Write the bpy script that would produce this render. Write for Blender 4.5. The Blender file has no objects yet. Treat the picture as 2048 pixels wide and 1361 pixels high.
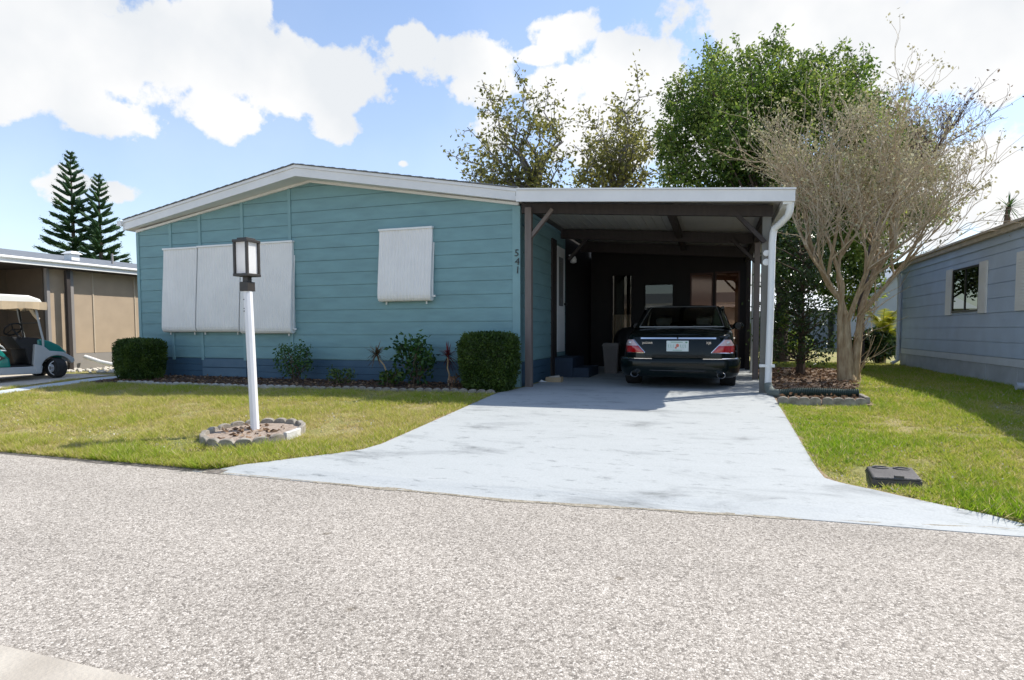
import bpy, bmesh, math, random
import numpy as np
from mathutils import Vector, Matrix, noise
random.seed(7); rng = np.random.default_rng(11)
S = bpy.context.scene; COL = S.collection
rad = math.radians
# ------------------------------------------------------------------ camera
F = 1208.0; YAW = rad(18.5); PIT = rad(3.0); ROLL = rad(-0.15); HCAM = 0.94; HZ = 662.0
CX = 1024.0; CYP = HZ + F*math.tan(PIT)
r0 = Vector((math.cos(YAW), math.sin(YAW), 0)); fh = Vector((-math.sin(YAW), math.cos(YAW), 0))
FW = Vector((fh.x*math.cos(PIT), fh.y*math.cos(PIT), -math.sin(PIT)))
u0 = Vector((fh.x*math.sin(PIT), fh.y*math.sin(PIT), math.cos(PIT)))
RT = r0*math.cos(ROLL) + u0*math.sin(ROLL); UP = u0*math.cos(ROLL) - r0*math.sin(ROLL)
cam_d = bpy.data.cameras.new('camera'); cam = bpy.data.objects.new('camera', cam_d); COL.objects.link(cam)
cam_d.sensor_width = 36; cam_d.lens = F/2048*36; cam_d.shift_y = (CYP-680.5)/2048
cam_d.clip_start = .05; cam_d.clip_end = 3000
M = Matrix((RT, UP, -FW)).transposed().to_4x4(); M.translation = (0, 0, HCAM); cam.matrix_world = M
S.camera = cam
def ray(px, py): return FW + RT*((px-CX)/F) - UP*((py-CYP)/F)
# ------------------------------------------------------------------ light and sky
SUN_EL, SUN_AZ = 52.0, 52.0
S.view_settings.view_transform = 'Standard'; S.view_settings.look = 'None'
S.view_settings.exposure = 0.92; S.view_settings.gamma = 1; S.view_settings.use_curve_mapping = False
sd = Vector((math.sin(rad(SUN_AZ))*math.cos(rad(SUN_EL)), math.cos(rad(SUN_AZ))*math.cos(rad(SUN_EL)), math.sin(rad(SUN_EL))))
sl = bpy.data.lights.new('sun', 'SUN'); sl.energy = 3.3; sl.angle = rad(.5); sl.color = (1, .95, .86)
so = bpy.data.objects.new('sun', sl); COL.objects.link(so); so.rotation_euler = sd.to_track_quat('Z', 'Y').to_euler(); so.location = (20, 20, 40)
W = bpy.data.worlds.new('World'); S.world = W; W.use_nodes = True
nt = W.node_tree; nt.nodes.clear(); L = nt.links.new
def N(t, **k):
    n = nt.nodes.new(t)
    for a, b in k.items():
        if a.startswith('i_'):
            key = a[2:]; key = int(key) if key.isdigit() else key
            n.inputs[key].default_value = b
        else: setattr(n, a, b)
    return n
wout = N('ShaderNodeOutputWorld'); sky = N('ShaderNodeTexSky', sky_type='NISHITA', sun_disc=False)
sky.sun_elevation = rad(SUN_EL); sky.sun_rotation = rad(SUN_AZ); sky.air_density = 1.0; sky.dust_density = .6; sky.ozone_density = 3.2
bg1 = N('ShaderNodeBackground'); bg1.inputs[1].default_value = .125; L(sky.outputs[0], bg1.inputs[0])
bg2 = N('ShaderNodeBackground'); bg2.inputs[1].default_value = .545
tc = N('ShaderNodeTexCoord'); sep = N('ShaderNodeSeparateXYZ'); L(tc.outputs['Generated'], sep.inputs[0])
az = N('ShaderNodeMath', operation='ARCTAN2'); L(sep.outputs[0], az.inputs[0]); L(sep.outputs[1], az.inputs[1])
el = N('ShaderNodeMath', operation='ARCSINE'); L(sep.outputs[2], el.inputs[0])
cmb = N('ShaderNodeCombineXYZ'); L(az.outputs[0], cmb.inputs[0]); L(el.outputs[0], cmb.inputs[1])
nz1 = N('ShaderNodeTexNoise', i_Scale=7.0, i_Detail=7.0, i_Roughness=.6); L(tc.outputs['Generated'], nz1.inputs['Vector'])
nz2 = N('ShaderNodeTexNoise', i_Scale=4.2, i_Detail=5.0); L(tc.outputs['Generated'], nz2.inputs['Vector'])
nz3 = N('ShaderNodeTexNoise', i_Scale=22.0, i_Detail=5.0, i_Roughness=.6); L(tc.outputs['Generated'], nz3.inputs['Vector'])
# cloud banks, each an ellipse in azimuth / elevation (world directions)
CL = [(60,60,260,150),(300,75,160,95),(550,150,165,88),(670,185,120,85),(50,190,190,75),(200,238,110,44),(450,230,80,55),(680,250,85,42),
      (505,15,36,50),(390,40,60,60),(910,115,130,60),(970,170,85,58),(840,85,60,36),(1130,68,66,44),(1080,112,60,22),(1128,150,22,20),
      (1290,170,140,100),(1480,70,190,120),(1700,110,280,170),(1960,40,260,120),(1225,95,40,36),(1240,260,120,110),(1420,250,200,150),(2010,150,110,70),
      (1950,360,160,110),(2080,430,160,160),(1750,420,200,160),(1600,600,300,110),(135,362,70,42),(235,385,56,24),(805,327,18,13),(1330,20,0.1,0.1),
      (-200,60,200,120),(2300,200,260,200),(985,260,60,45),(1100,190,70,60)]
def azel(px, py):
    d = ray(px, py).normalized(); return math.atan2(d.x, d.y), math.asin(d.z)
acc = None
for px, py, rx, ry in CL:
    a, e = azel(px, py); a2, _ = azel(px+10, py); _, e2 = azel(px, py-10)
    ra = abs(a2-a)/10*rx; re = abs(e2-e)/10*ry
    mp = N('ShaderNodeVectorMath', operation='MULTIPLY_ADD'); L(cmb.outputs[0], mp.inputs[0])
    mp.inputs[1].default_value = (1/ra, 1/re, 0); mp.inputs[2].default_value = (-a/ra, -e/re, 0)
    ln = N('ShaderNodeVectorMath', operation='LENGTH'); L(mp.outputs[0], ln.inputs[0])
    if acc is None: acc = ln.outputs['Value']
    else:
        mn = N('ShaderNodeMath', operation='SMOOTH_MIN', i_2=.10); L(acc, mn.inputs[0]); L(ln.outputs['Value'], mn.inputs[1]); acc = mn.outputs[0]
fa = N('ShaderNodeMath', operation='MULTIPLY_ADD', i_1=3.4, i_2=-1.7); L(nz1.outputs['Fac'], fa.inputs[0])
fb = N('ShaderNodeMath', operation='MULTIPLY_ADD', i_1=1.1, i_2=-.55); L(nz3.outputs['Fac'], fb.inputs[0])
fs = N('ShaderNodeMath', operation='ADD'); L(fa.outputs[0], fs.inputs[0]); L(fb.outputs[0], fs.inputs[1])
ft = N('ShaderNodeMath', operation='ADD'); L(acc, ft.inputs[0]); L(fs.outputs[0], ft.inputs[1])
msk = N('ShaderNodeMapRange', interpolation_type='SMOOTHSTEP'); L(ft.outputs[0], msk.inputs[0])
for i, v in ((1, 1.13), (2, .74), (3, 0), (4, 1)): msk.inputs[i].default_value = v
# a thin veil of haze near the horizon and towards the sun
ve = N('ShaderNodeMapRange'); L(el.outputs[0], ve.inputs[0])
for i, v in ((1, .0), (2, .5), (3, .42), (4, .12)): ve.inputs[i].default_value = v
mx = N('ShaderNodeMath', operation='MAXIMUM'); L(msk.outputs[0], mx.inputs[0]); L(ve.outputs[0], mx.inputs[1])
cr = N('ShaderNodeValToRGB'); L(nz2.outputs['Fac'], cr.inputs[0])
cr.color_ramp.elements[0].position = .38; cr.color_ramp.elements[0].color = (.82, .85, .885, 1)
cr.color_ramp.elements[1].position = .58; cr.color_ramp.elements[1].color = (1, 1, 1, 1)
L(cr.outputs[0], bg2.inputs[0])
ms = N('ShaderNodeMixShader'); L(mx.outputs[0], ms.inputs[0]); L(bg1.outputs[0], ms.inputs[1]); L(bg2.outputs[0], ms.inputs[2]); L(ms.outputs[0], wout.inputs[0])

# ------------------------------------------------------------------ helpers
class MB:
    def __init__(s): s.v = []; s.f = []; s.m = []; s.t = []; s.mi = 0; s.tint = None
    def q(s, *p):
        b = len(s.v); s.v.extend(tuple(x) for x in p); s.f.append(tuple(range(b, b+len(p)))); s.m.append(s.mi)
        if s.tint is not None: s.t.extend([s.tint]*len(p))
    def box(s, x0, y0, z0, x1, y1, z1):
        s.hexa([(x0,y0,z0),(x1,y0,z0),(x1,y1,z0),(x0,y1,z0)], [(x0,y0,z1),(x1,y0,z1),(x1,y1,z1),(x0,y1,z1)])
    def hexa(s, a, b):
        n = len(a); i = len(s.v); s.v.extend(tuple(x) for x in a); s.v.extend(tuple(x) for x in b)
        s.f.append(tuple(range(i+n-1, i-1, -1))); s.f.append(tuple(range(i+n, i+2*n)))
        for k in range(n): s.f.append((i+k, i+(k+1) % n, i+n+(k+1) % n, i+n+k))
        s.m.extend([s.mi]*(n+2))
        if s.tint is not None: s.t.extend([s.tint]*(2*n))
    def bar(s, p, q, w, h, up=(0,0,1)):
        p, q = Vector(p), Vector(q); d = (q-p).normalized(); a = d.cross(Vector(up))
        if a.length < 1e-4: a = d.cross(Vector((0,1,0)))
        a.normalize(); b = a.cross(d).normalized(); a *= w/2; b *= h/2
        s.hexa([p-a-b, p+a-b, p+a+b, p-a+b], [q-a-b, q+a-b, q+a+b, q-a+b])
    def tube(s, path, r, n=8, cap=True, sq=False):
        P = [Vector(p) for p in path]; R = r if isinstance(r, (list, tuple)) else [r]*len(P)
        i0 = len(s.v); u = None; K = len(P)
        for k in range(K):
            d = (P[min(k+1, K-1)]-P[max(k-1, 0)])
            d = d.normalized() if d.length > 1e-9 else Vector((0,0,1))
            if u is None: u = d.orthogonal().normalized()
            else:
                u = u - d*u.dot(d); u = u.normalized() if u.length > 1e-6 else d.orthogonal().normalized()
            w = d.cross(u)
            for j in range(n):
                t = 2*math.pi*(j+.5)/n; s.v.append(tuple(P[k]+(u*math.cos(t)+w*math.sin(t))*R[k]))
        for k in range(K-1):
            for j in range(n):
                a = i0+k*n+j; b = i0+k*n+(j+1) % n; s.f.append((a, b, b+n, a+n)); s.m.append(s.mi)
        if cap and n > 2:
            s.f.append(tuple(range(i0+n-1, i0-1, -1))); s.f.append(tuple(range(i0+(K-1)*n, i0+K*n))); s.m.extend([s.mi]*2)
        if s.tint is not None: s.t.extend([s.tint]*(K*n))
    def lathe(s, c, prof, n=24, axis='z'):
        c = Vector(c); i0 = len(s.v)
        for r, h in prof:
            for j in range(n):
                t = 2*math.pi*j/n; a, b = r*math.cos(t), r*math.sin(t)
                s.v.append(tuple(c+Vector((a, b, h) if axis == 'z' else ((h, a, b) if axis == 'x' else (a, h, b)))))
        for k in range(len(prof)-1):
            for j in range(n):
                a = i0+k*n+j; b = i0+k*n+(j+1) % n; s.f.append((a, b, b+n, a+n)); s.m.append(s.mi)
        if prof[0][0] > 1e-6: s.f.append(tuple(range(i0+n-1, i0-1, -1))); s.m.append(s.mi)
        if prof[-1][0] > 1e-6: s.f.append(tuple(range(i0+(len(prof)-1)*n, i0+len(prof)*n))); s.m.append(s.mi)
    def grid(s, rows):
        i0 = len(s.v); n = len(rows[0])
        for r in rows: s.v.extend(tuple(p) for p in r)
        for a in range(len(rows)-1):
            for b in range(n-1):
                k = i0+a*n+b; s.f.append((k, k+1, k+1+n, k+n)); s.m.append(s.mi)
    def ball(s, c, rx, ry, rz, n=16, m=10):
        c = Vector(c); s.grid([[c+Vector((rx*math.sin(math.pi*i/m)*math.cos(2*math.pi*j/n), ry*math.sin(math.pi*i/m)*math.sin(2*math.pi*j/n), rz*math.cos(math.pi*i/m))) for j in range(n+1)] for i in range(m+1)])
    def build(s, name, mat, parent=None, loc=None, smooth=False, bevel=0, label=None, solid=0, fixn=True, sub=0):
        o0 = Vector(loc) if loc is not None else Vector((0,0,0)); off = o0.copy()
        if parent is not None:
            p = parent; wl = Vector((0,0,0))
            while p is not None: wl += Vector(p.location); p = p.parent
            off = wl if loc is None else o0
        me = bpy.data.meshes.new(name)
        me.from_pydata([(a[0]-off.x, a[1]-off.y, a[2]-off.z) for a in s.v], [], s.f)
        mats = mat if isinstance(mat, (list, tuple)) else [mat]
        for m in mats: me.materials.append(m)
        if len(mats) > 1: me.polygons.foreach_set('material_index', s.m)
        if s.t:
            at = me.attributes.new('tint', 'FLOAT', 'POINT'); at.data.foreach_set('value', s.t)
        if fixn:
            bm = bmesh.new(); bm.from_mesh(me)
            if sub or smooth: bmesh.ops.remove_doubles(bm, verts=bm.verts, dist=1e-5)
            bmesh.ops.recalc_face_normals(bm, faces=bm.faces); bm.to_mesh(me); bm.free()
        if smooth: me.polygons.foreach_set('use_smooth', [True]*len(me.polygons))
        o = bpy.data.objects.new(name, me); COL.objects.link(o)
        if parent is not None: o.parent = parent; o.location = off - wl
        else: o.location = off
        if solid:
            md = o.modifiers.new('thick', 'SOLIDIFY'); md.thickness = solid; md.offset = 0
        if bevel:
            md = o.modifiers.new('bevel', 'BEVEL'); md.width = bevel; md.segments = 2; md.limit_method = 'ANGLE'; md.angle_limit = rad(40)
        if sub:
            md = o.modifiers.new('sub', 'SUBSURF'); md.levels = sub; md.render_levels = sub
        if smooth and not sub:
            try: me.set_sharp_from_angle(angle=rad(42))
            except Exception: pass
        if label: o['label'] = label
        return o
def tag(o, label=None, cat=None, group=None, kind=None):
    if label: o['label'] = label
    if cat: o['category'] = cat
    if group: o['group'] = group
    if kind: o['kind'] = kind
    return o
def thing(name, loc, label, cat, group=None):
    o = bpy.data.objects.new(name, None); COL.objects.link(o); o.location = loc; o.empty_display_size = .2
    return tag(o, label, cat, group)
def copy_tree(o, parent=None):
    c = o.copy(); COL.objects.link(c)
    if parent is not None: c.parent = parent
    for ch in list(o.children): copy_tree(ch, c)
    return c
def lerp(tab, x):
    if x <= tab[0][0]: return tab[0][1]
    for (a, b), (c, d) in zip(tab, tab[1:]):
        if x <= c: return b+(d-b)*(x-a)/(c-a)
    return tab[-1][1]
# ------------------------------------------------------------------ materials
def mat(name, col, rough=.6, var=.12, scale=6, bump=0, bscale=60, metal=0, spec=.5, var2=None, coord='Object', stretch=(1,1,1), coat=0, detail=4):
    m = bpy.data.materials.new(name); m.use_nodes = True; t = m.node_tree; b = t.nodes['Principled BSDF']; l = t.links.new
    b.inputs['Roughness'].default_value = rough; b.inputs['Metallic'].default_value = metal
    b.inputs['Specular IOR Level'].default_value = spec; b.inputs['Coat Weight'].default_value = coat
    tc = t.nodes.new('ShaderNodeTexCoord'); mp = t.nodes.new('ShaderNodeMapping'); mp.inputs['Scale'].default_value = stretch
    l(tc.outputs[coord], mp.inputs[0])
    n = t.nodes.new('ShaderNodeTexNoise'); n.inputs['Scale'].default_value = scale; n.inputs['Detail'].default_value = detail; l(mp.outputs[0], n.inputs['Vector'])
    r = t.nodes.new('ShaderNodeValToRGB'); l(n.outputs['Fac'], r.inputs[0])
    c2 = var2 if var2 else tuple(min(1, c*(1+var)) for c in col); c1 = tuple(c*(1-var) for c in col) if not var2 else col
    r.color_ramp.elements[0].position = .3; r.color_ramp.elements[1].position = .7
    r.color_ramp.elements[0].color = (*c1, 1); r.color_ramp.elements[1].color = (*c2, 1)
    l(r.outputs[0], b.inputs['Base Color'])
    if bump:
        n2 = t.nodes.new('ShaderNodeTexNoise'); n2.inputs['Scale'].default_value = bscale; n2.inputs['Detail'].default_value = 5; l(mp.outputs[0], n2.inputs['Vector'])
        bp = t.nodes.new('ShaderNodeBump'); bp.inputs['Strength'].default_value = bump; bp.inputs['Distance'].default_value = .02
        l(n2.outputs['Fac'], bp.inputs['Height']); l(bp.outputs[0], b.inputs['Normal'])
    return m
def leafmat(name, dark, light, trans=.45, gloss=.35, mid=None, rough=.45):
    m = bpy.data.materials.new(name); m.use_nodes = True; t = m.node_tree; t.nodes.clear(); l = t.links.new
    a = t.nodes.new('ShaderNodeAttribute'); a.attribute_name = 'tint'
    r = t.nodes.new('ShaderNodeValToRGB'); l(a.outputs['Fac'], r.inputs[0])
    r.color_ramp.elements[0].color = (*dark, 1); r.color_ramp.elements[1].color = (*light, 1)
    if mid:
        e = r.color_ramp.elements.new(.5); e.color = (*mid, 1)
    p = t.nodes.new('ShaderNodeBsdfPrincipled'); p.inputs['Roughness'].default_value = rough; p.inputs['Specular IOR Level'].default_value = gloss
    tr = t.nodes.new('ShaderNodeBsdfTranslucent'); mx = t.nodes.new('ShaderNodeMixShader'); mx.inputs[0].default_value = trans
    o = t.nodes.new('ShaderNodeOutputMaterial')
    l(r.outputs[0], p.inputs['Base Color']); l(r.outputs[0], tr.inputs[0]); l(p.outputs[0], mx.inputs[1]); l(tr.outputs[0], mx.inputs[2]); l(mx.outputs[0], o.inputs[0])
    return m
def glassmat(name, tint=(.5,.55,.55), refl=.04, rough=.01, gcol=(1,1,1)):
    m = bpy.data.materials.new(name); m.use_nodes = True; t = m.node_tree; t.nodes.clear(); l = t.links.new
    o = t.nodes.new('ShaderNodeOutputMaterial'); g = t.nodes.new('ShaderNodeBsdfGlossy'); g.inputs['Roughness'].default_value = rough; g.inputs[0].default_value = (*gcol, 1)
    tr = t.nodes.new('ShaderNodeBsdfTransparent'); mx = t.nodes.new('ShaderNodeMixShader'); fr = t.nodes.new('ShaderNodeFresnel'); fr.inputs[0].default_value = 1.5
    ad = t.nodes.new('ShaderNodeMath'); ad.operation = 'ADD'; ad.inputs[1].default_value = refl; ad.use_clamp = True
    nz = t.nodes.new('ShaderNodeTexNoise'); nz.inputs['Scale'].default_value = 3
    cr = t.nodes.new('ShaderNodeValToRGB'); l(nz.outputs['Fac'], cr.inputs[0])
    cr.color_ramp.elements[0].color = (*[c*.93 for c in tint], 1); cr.color_ramp.elements[1].color = (*tint, 1); l(cr.outputs[0], tr.inputs[0])
    l(fr.outputs[0], ad.inputs[0]); l(ad.outputs[0], mx.inputs[0]); l(tr.outputs[0], mx.inputs[1]); l(g.outputs[0], mx.inputs[2]); l(mx.outputs[0], o.inputs[0])
    return m
m_teal = mat('teal_siding', (.170,.308,.325), .62, .09, 2.2, .12, 90, stretch=(1,1,4))
m_teal_trim = mat('teal_trim', (.195,.338,.35), .6, .06, 3)
m_navy = mat('navy_skirting', (.035,.085,.135), .6, .15, 3, .25, 40, var2=(.05,.11,.165))
m_white = mat('white_aluminium', (.78,.78,.76), .45, .04, 4, .03, 30)
m_fascia = mat('white_fascia', (.74,.73,.71), .5, .05, 3, .03, 30)
m_shutter = mat('white_awning', (.79,.765,.725), .45, .04, 3)
m_shingle = mat('grey_shingle', (.16,.17,.18), .9, .3, 12, .6, 40)
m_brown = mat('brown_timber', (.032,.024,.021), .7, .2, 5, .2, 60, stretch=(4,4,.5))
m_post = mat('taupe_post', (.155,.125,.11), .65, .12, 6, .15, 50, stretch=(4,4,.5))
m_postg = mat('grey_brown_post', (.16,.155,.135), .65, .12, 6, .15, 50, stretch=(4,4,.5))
m_ceil = mat('ceiling_panel', (.40,.39,.36), .6, .06, 2)
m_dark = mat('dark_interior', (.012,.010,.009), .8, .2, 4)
m_darkwall = mat('dark_brown_shade_wall', (.009,.006,.005), .7, .25, 3)
m_blackm = mat('black_metal', (.02,.019,.018), .45, .2, 12)
m_bronze = mat('dark_bronze', (.035,.03,.026), .45, .15, 10)
m_rubber = mat('rubber', (.018,.018,.018), .8, .2, 20)
m_chrome = mat('chrome', (.75,.75,.76), .12, .03, 5, metal=1)
m_alloy = mat('alloy', (.6,.6,.61), .28, .05, 5, metal=1)
m_concrete = mat('edging_concrete', (.17,.145,.115), .9, .3, 14, .4, 70, var2=(.36,.33,.28))
m_concp = mat('pale_concrete', (.50,.47,.42), .9, .1, 3, .2, 60)
m_mulch = mat('brown_mulch', (.035,.02,.013), .95, .3, 40, 1.0, 60, var2=(.12,.075,.05), coord='Object')
m_soil = mat('dry_soil', (.24,.18,.14), .95, .3, 25, .8, 60, var2=(.42,.34,.27))
m_bark = mat('pale_bark', (.30,.20,.105), .85, .3, 10, .5, 40, var2=(.54,.42,.26), stretch=(3,3,.6))
m_twig = mat('pale_twig', (.36,.28,.18), .8, .2, 10, 0, 40, var2=(.56,.46,.32))
m_bark2 = mat('brown_bark', (.07,.05,.035), .9, .3, 10, .5, 40, var2=(.14,.10,.075))
m_barkg = mat('grey_bark', (.13,.115,.10), .9, .3, 10, .5, 40, var2=(.22,.2,.18))
m_glass = glassmat('window_glass', (.55,.56,.55), -.02)
m_carglass = glassmat('car_glass', (.80,.84,.78), .0)
m_clear = glassmat('clear_shield', (.86,.87,.84), .03)
# ------------------------------------------------------------------ ground, road, driveway
EDGE = [(-60,4.24),(-4,4.24),(-1.4,4.22),(0,4.34),(1,4.45),(2,4.62),(3.5,4.95),(6,5.6),(60,20)]
def road_edge(x): return lerp(EDGE, x)
def gz(y, e=4.28):
    t = min(1, max(0, (y-e)/5.0)); return -.30*(1-t)**1.15
def gnd(x, y): return gz(y, 4.28)
def node_mat(name):
    m = bpy.data.materials.new(name); m.use_nodes = True; t = m.node_tree
    return m, t, t.nodes['Principled BSDF'], t.links.new
def tn(t, typ, **k):
    n = t.nodes.new(typ)
    for a, b in k.items():
        if a.startswith('i_'): n.inputs[a[2:]].default_value = b
        else: setattr(n, a, b)
    return n
def ramp(t, pts):
    r = t.nodes.new('ShaderNodeValToRGB'); e = r.color_ramp.elements
    while len(e) < len(pts): e.new(.5)
    for k, (p, c) in enumerate(pts): e[k].position = p; e[k].color = (*c, 1)
    return r
# road: exposed aggregate
m_road, t, b, l = node_mat('aggregate_road'); b.inputs['Roughness'].default_value = .85
tc_ = tn(t, 'ShaderNodeTexCoord'); wn = tn(t, 'ShaderNodeTexNoise', i_Scale=30.0, i_Detail=3.0); l(tc_.outputs['Object'], wn.inputs['Vector'])
wm = tn(t, 'ShaderNodeVectorMath', operation='MULTIPLY_ADD'); wm.inputs[1].default_value = (.012,.012,.012); l(wn.outputs['Color'], wm.inputs[0]); l(tc_.outputs['Object'], wm.inputs[2])
v1 = tn(t, 'ShaderNodeTexVoronoi', i_Scale=98.0, i_Randomness=1.0); l(wm.outputs[0], v1.inputs['Vector'])
v2 = tn(t, 'ShaderNodeTexVoronoi', feature='DISTANCE_TO_EDGE', i_Scale=98.0); l(wm.outputs[0], v2.inputs['Vector'])
sp = tn(t, 'ShaderNodeSeparateColor'); l(v1.outputs['Color'], sp.inputs[0])
stone = ramp(t, [(.0,(.20,.18,.157)),(.2,(.355,.325,.285)),(.6,(.49,.455,.405)),(1,(.67,.63,.57))]); l(sp.outputs[0], stone.inputs[0])
gap = ramp(t, [(.0,(.30,.27,.24)),(.16,(1,1,1))]); l(v2.outputs['Distance'], gap.inputs[0])
mul = tn(t, 'ShaderNodeMix', data_type='RGBA', blend_type='MULTIPLY'); mul.inputs[0].default_value = .75; l(stone.outputs[0], mul.inputs[6]); l(gap.outputs[0], mul.inputs[7])
big = tn(t, 'ShaderNodeTexNoise', i_Scale=.9, i_Detail=5.0, i_Roughness=.65); l(tc_.outputs['Object'], big.inputs['Vector'])
bigr = ramp(t, [(.3,(.80,.78,.76)),(.7,(1.08,1.06,1.04))])
lm = tn(t, 'ShaderNodeMapping'); lm.inputs['Scale'].default_value = (.12,1.1,1); l(tc_.outputs['Object'], lm.inputs[0]); ln2 = tn(t, 'ShaderNodeTexNoise', i_Scale=1.2, i_Detail=3.0); l(lm.outputs[0], ln2.inputs['Vector'])
am = tn(t, 'ShaderNodeMath', operation='ADD'); l(big.outputs['Fac'], am.inputs[0]); l(ln2.outputs['Fac'], am.inputs[1]); hm = tn(t, 'ShaderNodeMath', operation='MULTIPLY'); hm.inputs[1].default_value = .5; l(am.outputs[0], hm.inputs[0]); l(hm.outputs[0], bigr.inputs[0])
mul2 = tn(t, 'ShaderNodeMix', data_type='RGBA', blend_type='MULTIPLY'); mul2.inputs[0].default_value = 1; l(mul.outputs[2], mul2.inputs[6]); l(bigr.outputs[0], mul2.inputs[7])
sn = tn(t, 'ShaderNodeTexVoronoi', i_Scale=1.7); l(tc_.outputs['Object'], sn.inputs['Vector'])
snr = ramp(t, [(.02,(.5,.46,.4)),(.06,(1,1,1))]); l(sn.outputs['Distance'], snr.inputs[0])
mul3 = tn(t, 'ShaderNodeMix', data_type='RGBA', blend_type='MULTIPLY'); mul3.inputs[0].default_value = .8; l(mul2.outputs[2], mul3.inputs[6]); l(snr.outputs[0], mul3.inputs[7])
l(mul3.outputs[2], b.inputs['Base Color'])
bp = tn(t, 'ShaderNodeBump', i_Strength=.55, i_Distance=.006); l(v2.outputs['Distance'], bp.inputs['Height']); l(bp.outputs[0], b.inputs['Normal'])
# driveway: pale blue paint, worn and smudged
m_drive, t, b, l = node_mat('painted_drive'); b.inputs['Roughness'].default_value = .7
tc_ = tn(t, 'ShaderNodeTexCoord'); mp = tn(t, 'ShaderNodeMapping'); mp.inputs['Scale'].default_value = (.6,1.7,1); l(tc_.outputs['Object'], mp.inputs[0])
n1 = tn(t, 'ShaderNodeTexNoise', i_Scale=1.5, i_Detail=8.0, i_Roughness=.68, i_Distortion=.5); l(mp.outputs[0], n1.inputs['Vector'])
n2 = tn(t, 'ShaderNodeTexNoise', i_Scale=7.0, i_Detail=6.0, i_Roughness=.7); l(mp.outputs[0], n2.inputs['Vector'])
n3 = tn(t, 'ShaderNodeTexNoise', i_Scale=60.0, i_Detail=4.0); l(tc_.outputs['Object'], n3.inputs['Vector'])
c1 = ramp(t, [(.29,(.19,.20,.195)),(.38,(.315,.33,.33)),(.46,(.39,.408,.405)),(.75,(.415,.432,.43))]); l(n1.outputs['Fac'], c1.inputs[0])
c2 = ramp(t, [(.30,(.42,.43,.43)),(.42,(1,1,1))]); l(n2.outputs['Fac'], c2.inputs[0])
c3 = ramp(t, [(.3,(.93,.93,.93)),(.6,(1.03,1.03,1.03))]); l(n3.outputs['Fac'], c3.inputs[0])
m1 = tn(t, 'ShaderNodeMix', data_type='RGBA', blend_type='MULTIPLY'); m1.inputs[0].default_value = .8; l(c1.outputs[0], m1.inputs[6]); l(c2.outputs[0], m1.inputs[7])
m2 = tn(t, 'ShaderNodeMix', data_type='RGBA', blend_type='MULTIPLY'); m2.inputs[0].default_value = 1; l(m1.outputs[2], m2.inputs[6]); l(c3.outputs[0], m2.inputs[7])
l(m2.outputs[2], b.inputs['Base Color']); bp = tn(t, 'ShaderNodeBump', i_Strength=.15, i_Distance=.01); l(n3.outputs['Fac'], bp.inputs['Height']); l(bp.outputs[0], b.inputs['Normal'])
# lawn soil under the blades
m_lawn, t, b, l = node_mat('lawn_ground'); b.inputs['Roughness'].default_value = .95
tc_ = tn(t, 'ShaderNodeTexCoord'); n1 = tn(t, 'ShaderNodeTexNoise', i_Scale=1.1, i_Detail=6.0, i_Roughness=.65); l(tc_.outputs['Object'], n1.inputs['Vector'])
n2 = tn(t, 'ShaderNodeTexNoise', i_Scale=45.0, i_Detail=5.0, i_Roughness=.7); l(tc_.outputs['Object'], n2.inputs['Vector'])
c1 = ramp(t, [(.35,(.20,.22,.05)),(.5,(.32,.29,.10)),(.68,(.40,.32,.16))]); l(n1.outputs['Fac'], c1.inputs[0])
c2 = ramp(t, [(.3,(.35,.35,.3)),(.65,(1.25,1.25,1.2))]); l(n2.outputs['Fac'], c2.inputs[0])
m1 = tn(t, 'ShaderNodeMix', data_type='RGBA', blend_type='MULTIPLY'); m1.inputs[0].default_value = 1; l(c1.outputs[0], m1.inputs[6]); l(c2.outputs[0], m1.inputs[7])
l(m1.outputs[2], b.inputs['Base Color']); bp = tn(t, 'ShaderNodeBump', i_Strength=.8, i_Distance=.03); l(n2.outputs['Fac'], bp.inputs['Height']); l(bp.outputs[0], b.inputs['Normal'])

xs = [-400,-150,-60,-40,-25] + [-16+.5*i for i in range(53)] + [14,20,40,80,200,500]
ys = [0,.02,.25,.6,1,1.5,2,2.6,3.3,4.1,5.1,6,8,11,16,25,50,120,600]
mb = MB(); rows = []
rows.append([(x, road_edge(x), -.42) for x in xs])
for d in ys: rows.append([(x, road_edge(x)+d, (gz(road_edge(x)+d) if d else -.312)-(.03 if -5.1 < x < 3.1 and d < .9 else 0)) for x in xs])
mb.grid(rows); tag(mb.build('lawn_ground', m_lawn, smooth=True), kind='structure')
mb = MB(); mb.grid([[(x, -400 if False else -40, -.324) for x in xs], [(x, 1.61, -.322) for x in xs], [(x, road_edge(x)+.05, -.32) for x in xs]])
tag(mb.build('road', m_road), kind='structure')
# dark crumbled edge where turf meets the road
mb = MB(); E0 = []; E1 = []
for i in range(260):
    x = -14+i*.085
    if -4.15 < x < 1.95: continue
    E0.append(x)
for x in E0:
    e = road_edge(x); w = .03+.05*max(0, noise.noise((x*2.2, 0, 3)))+random.random()*.015
    mb.q((x, e-w, -.3165), (x+.087, e-w-.008*random.random(), -.3165), (x+.087, e+.06, -.305), (x, e+.06, -.305))
m_edge = mat('dirt_edge', (.10,.085,.07), .95, .3, 25, .5, 60, var2=(.26,.23,.2))
tag(mb.build('road_edge_dirt', m_edge), kind='structure')
mb = MB(); x = -4.35
while x < 2.25:
    y0, y1 = (max(4.2, road_edge(v)-.02) for v in (x, x+.06)); w = .012+.07*max(0, noise.noise((x*1.7, 5, 3))+.1)+random.random()*.012; u = .006+.05*max(0, noise.noise((x*3.1, 8, 3)))
    mb.q((x, y0-w, -.3168), (x+.062, y1-w-.006*random.random(), -.3168), (x+.062, y1+u, -.3135), (x, y0+u, -.3135)); x += .06
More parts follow.
